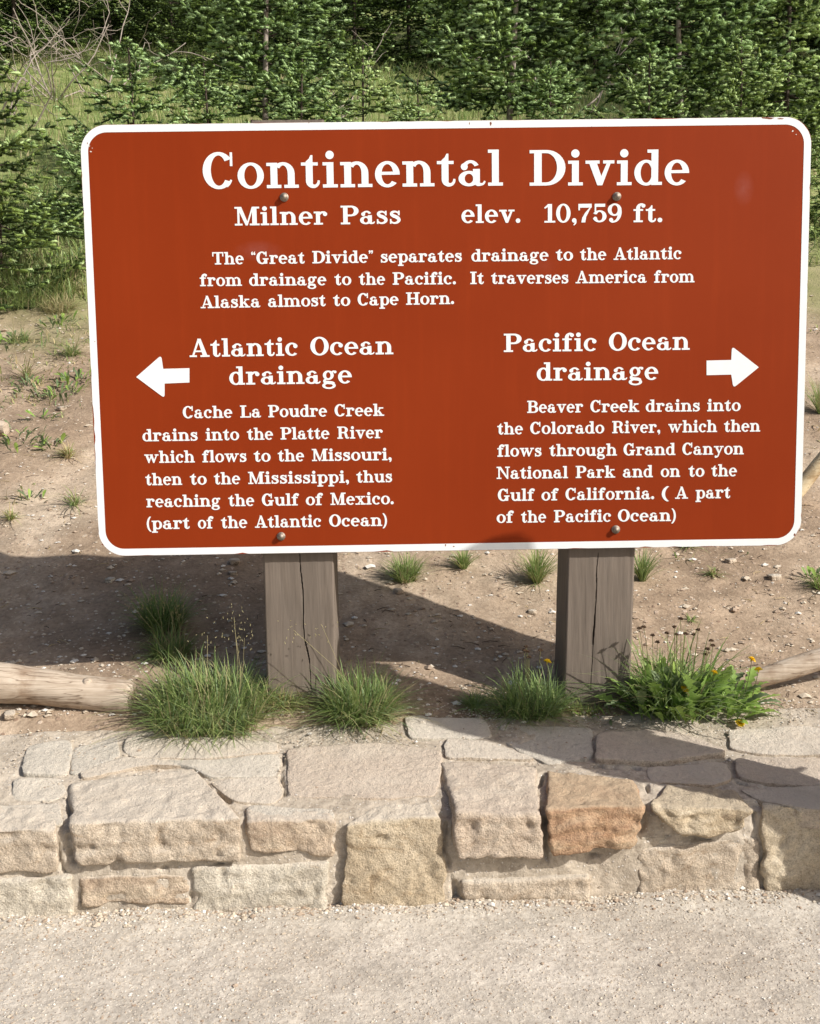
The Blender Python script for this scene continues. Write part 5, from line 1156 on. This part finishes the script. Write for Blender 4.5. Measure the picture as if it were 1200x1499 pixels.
# unseen tall firs, added right of the view to shade the back row
for (x_, y_, h_), lb in zip(((7.4, 10.4, 1.7), (9.2, 9.6, 1.8), (10.6, 11.6, 1.9), (12.6, 10.2, 1.8), (8.6, 13.2, 1.8), (14.8, 12.4, 1.9), (6.9, 12.6, 1.5)), ('nearest', 'second nearest', 'third', 'fourth', 'fifth', 'farthest', 'innermost')):
    o = empty('fir_tree', 'unseen tall fir added beyond the right edge to shade the back row, ' + lb, 'fir tree', (x_, y_, float(hill_z(x_, y_))), 'added shade firs beyond the right edge'); o.rotation_euler[2] = x_; o.scale = (h_ * .85, h_ * .85, h_)
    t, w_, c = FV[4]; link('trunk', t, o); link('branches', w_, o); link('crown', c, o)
# dead twiggy bush, upper left
def dead_bush(px, Y, H, n, label, seed):
    d = ray(px, 100); x = d[0] / d[1] * Y; z = float(hill_z(x, Y)); rg = np.random.default_rng(seed); mb = MB()
    def grow(p, dr, L, r, dep):
        k = 6; P = [p]
        for i in range(k):
            dr = dr + rg.normal(0, .22, 3); dr /= np.linalg.norm(dr); P.append(P[-1] + dr * L / k)
        tube(mb, P, np.linspace(r, r * .5, k + 1), 5, 0, False)
        if dep:
            for i in range(3): q = P[rg.integers(2, k + 1)]; dd = dr + rg.normal(0, .6, 3); grow(q, dd / np.linalg.norm(dd), L * .6, r * .55, dep - 1)
    for i in range(n):
        a = rg.uniform(0, 6.28); dr = np.array([math.cos(a) * .7, math.sin(a) * .5, rg.uniform(.4, 1.2)]); grow(np.array([rg.normal(0, .1), rg.normal(0, .1), -.02]), dr / np.linalg.norm(dr), H * rg.uniform(.6, 1), .012, 2)
    return tag(link('dead_bush', mb.build('dead_bush', M_TWIG), None, (x, Y, z)), label, 'dead bush', 'dead twiggy bushes')
dead_bush(75, 14.0, 1.5, 6, 'grey dead twiggy bush at the upper left of the meadow', 1)
dead_bush(165, 14.6, 1.4, 4, 'bare pale branches right of the grey twiggy bush', 2)
dead_bush(475, 11.8, 1.0, 2, 'thin dead twigs right of the grey-trunked fir', 3)
dead_bush(840, 12.5, 1.3, 3, 'pale dead stems right of the bushy pale-trunked fir', 4)
dead_bush(15, 12.5, 1.1, 5, 'low grey brush at the upper left edge', 5)

# ------------------------------------------------------------------ the bystander whose shadow crosses the wall
def person(x, y, rot):
    root = empty('person', 'person in grey shirt and jeans standing on the gravel just right of the view', 'person', (x, y, 0)); root.rotation_euler[2] = rot; root.scale = (1.08, 1.12, 1.004)
    # name: (x, y, z, rx, ry); x across the shoulders, facing -y
    J = [(0, 0, .95, .155, .115), (0, 0, 1.10, .135, .10), (0, -.01, 1.27, .155, .115), (0, .0, 1.40, .14, .10), (0, .0, 1.47, .06, .06), (0, -.01, 1.53, .05, .052)]
    V = [(a, b, c) for a, b, c, _, _ in J]; Rr = [(p, q) for _, _, _, p, q in J]; Ed = [(i, i + 1) for i in range(5)]
    def chain(start, pts_):
        prev = start
        for a, b, c, r in pts_: V.append((a, b, c)); Rr.append((r, r)); Ed.append((prev, len(V) - 1)); prev = len(V) - 1
    for s_ in (-1, 1):
        chain(3, [(s_ * .17, .0, 1.40, .065), (s_ * .215, .01, 1.25, .05), (s_ * .235, .02, 1.12, .043), (s_ * .245, -.02, .98, .037), (s_ * .25, -.05, .88, .027), (s_ * .25, -.07, .83, .03), (s_ * .248, -.085, .78, .026)])
        chain(0, [(s_ * .095, 0, .86, .092), (s_ * .10, -.01, .68, .08), (s_ * .105, -.015, .50, .062), (s_ * .11, .01, .36, .058), (s_ * .115, .02, .22, .045), (s_ * .12, .02, .09, .042), (s_ * .125, -.06, .045, .042), (s_ * .13, -.14, .035, .036)])
    me = bpy.data.meshes.new('body'); me.from_pydata(V, Ed, []); o = link('body', me, root)
    sk = o.modifiers.new('skin', 'SKIN'); 
    for i, v in enumerate(me.skin_vertices[0].data): v.radius = Rr[i]; v.use_root = (i == 0)
    o.modifiers.new('sub', 'SUBSURF').levels = 2; o.modifiers['sub'].render_levels = 2
    m, nt, b = mat('shirt_jeans_skin', 0.85, 0.2); g = N(nt, 'ShaderNodeTexCoord'); s_ = N(nt, 'ShaderNodeSeparateXYZ'); nt.links.new(g.outputs['Object'], s_.inputs[0])
    mr = N(nt, 'ShaderNodeMapRange'); mr.inputs['From Max'].default_value = 1.7; nt.links.new(s_.outputs['Z'], mr.inputs['Value'])
    r = ramp(nt, mr.outputs['Result'], [(0.0, (.05, .035, .03)), (.06, (.06, .09, .16)), (.535, (.25, .26, .28)), (.875, (.5, .3, .22))]); r.color_ramp.interpolation = 'CONSTANT'
    ab = N(nt, 'ShaderNodeMath', operation='ABSOLUTE'); nt.links.new(s_.outputs['X'], ab.inputs[0])
    arm = N(nt, 'ShaderNodeMath', operation='GREATER_THAN'); nt.links.new(ab.outputs[0], arm.inputs[0]); arm.inputs[1].default_value = 0.19
    slv = N(nt, 'ShaderNodeMath', operation='GREATER_THAN'); nt.links.new(s_.outputs['Z'], slv.inputs[0]); slv.inputs[1].default_value = 0.89
    ac = mix(nt, (.5, .3, .22), (.25, .26, .28), slv.outputs[0]); up = N(nt, 'ShaderNodeMath', operation='GREATER_THAN'); nt.links.new(s_.outputs['Z'], up.inputs[0]); up.inputs[1].default_value = 0.7
    am = N(nt, 'ShaderNodeMath', operation='MULTIPLY'); nt.links.new(arm.outputs[0], am.inputs[0]); nt.links.new(up.outputs[0], am.inputs[1])
    nt.links.new(mix(nt, r.outputs['Color'], ac, am.outputs[0]), b.inputs['Base Color']); bump(nt, b, noise(nt, 12, 4, .6, g.outputs['Object']).outputs['Fac'], .5, .02); me.materials.append(m)
    # fingers: four and a thumb on each hand, rooted in the palm
    skin = m_simple('skin', (.45, .26, .19), (.52, .32, .24), 30, .5)
    for s_ in (-1, 1):
        for k, (dy, L) in enumerate(((-.03, .065), (-.011, .075), (.008, .07), (.026, .055), (-.045, .05))):
            mb = MB(); b0 = np.array([s_ * .248, -.085 + dy, .775 if k < 4 else .82]); dd = np.array([-s_ * .12, -.15 - (.6 if k == 4 else 0), -1.0]); dd /= np.linalg.norm(dd)
            tube(mb, [b0, b0 + dd * L * .5, b0 + dd * L + [-s_ * .012, 0, .004]], [.0095, .0085, .006], 8); link('finger', mb.build('finger', skin), root)
    # head with nose, ears, eyes, mouth, and short hair
    U, F = cube_surface([18, 18, 18]); S_ = U / np.linalg.norm(U, axis=1)[:, None]; P = S_ * np.array([.077, .098, .118]); low = np.clip(-S_[:, 2], 0, 1)
    P[:, 0] *= 1 - .28 * low; P[:, 1] -= .012 * low; fr = np.clip(-S_[:, 1], 0, 1)
    P[:, 1] -= .022 * np.exp(-((S_[:, 0] / .16) ** 2 + ((S_[:, 2] + .12) / .2) ** 2)) * (fr > .6)
    P[:, 1] += .008 * fr * np.exp(-(((np.abs(S_[:, 0]) - .36) / .14) ** 2 + ((S_[:, 2] - .08) / .12) ** 2)); P[:, 1] -= .005 * np.exp(-((S_[:, 0] / .25) ** 2 + ((S_[:, 2] + .5) / .08) ** 2)) * (fr > .5)
    C_ = np.array([0, -.02, 1.63]); hd = link('head', make_mesh('head', P + C_, F, skin), root)
    hm = m_simple('dark_hair', (.03, .02, .015), (.06, .04, .03), 80, .6); sel = (S_[:, 2] > .25) | ((S_[:, 1] > .1) & (S_[:, 2] > -.45)); HP = P * 1.09 + C_; Fh = F[[all(sel[i] for i in f) for f in F]]
    HP += (.004 * fbm(HP, 60, 2, 3))[:, None] * S_; link('hair', make_mesh('hair', HP, Fh, hm), root)
    ew = m_simple('eye_white', (.7, .7, .7), (.75, .75, .75)); lip = m_simple('lips', (.4, .17, .14), (.45, .2, .16))
    for s_ in (-1, 1):
        for nm, c, sc_, mt in (('eye', (s_ * .029, -.108, 1.638), (.012, .009, .008), ew), ('iris', (s_ * .029, -.1155, 1.638), (.0052, .003, .0052), hm), ('ear', (s_ * .078, -.01, 1.63), (.012, .022, .032), skin)):
            link(nm, make_mesh(nm, S_ * np.array(sc_) + np.array(c), F, mt), hd)
    link('mouth', make_mesh('mouth', S_ * np.array([.024, .006, .007]) + np.array([0, -.107, 1.572]), F, lip), hd)
person(1.33, 2.345, math.radians(140))
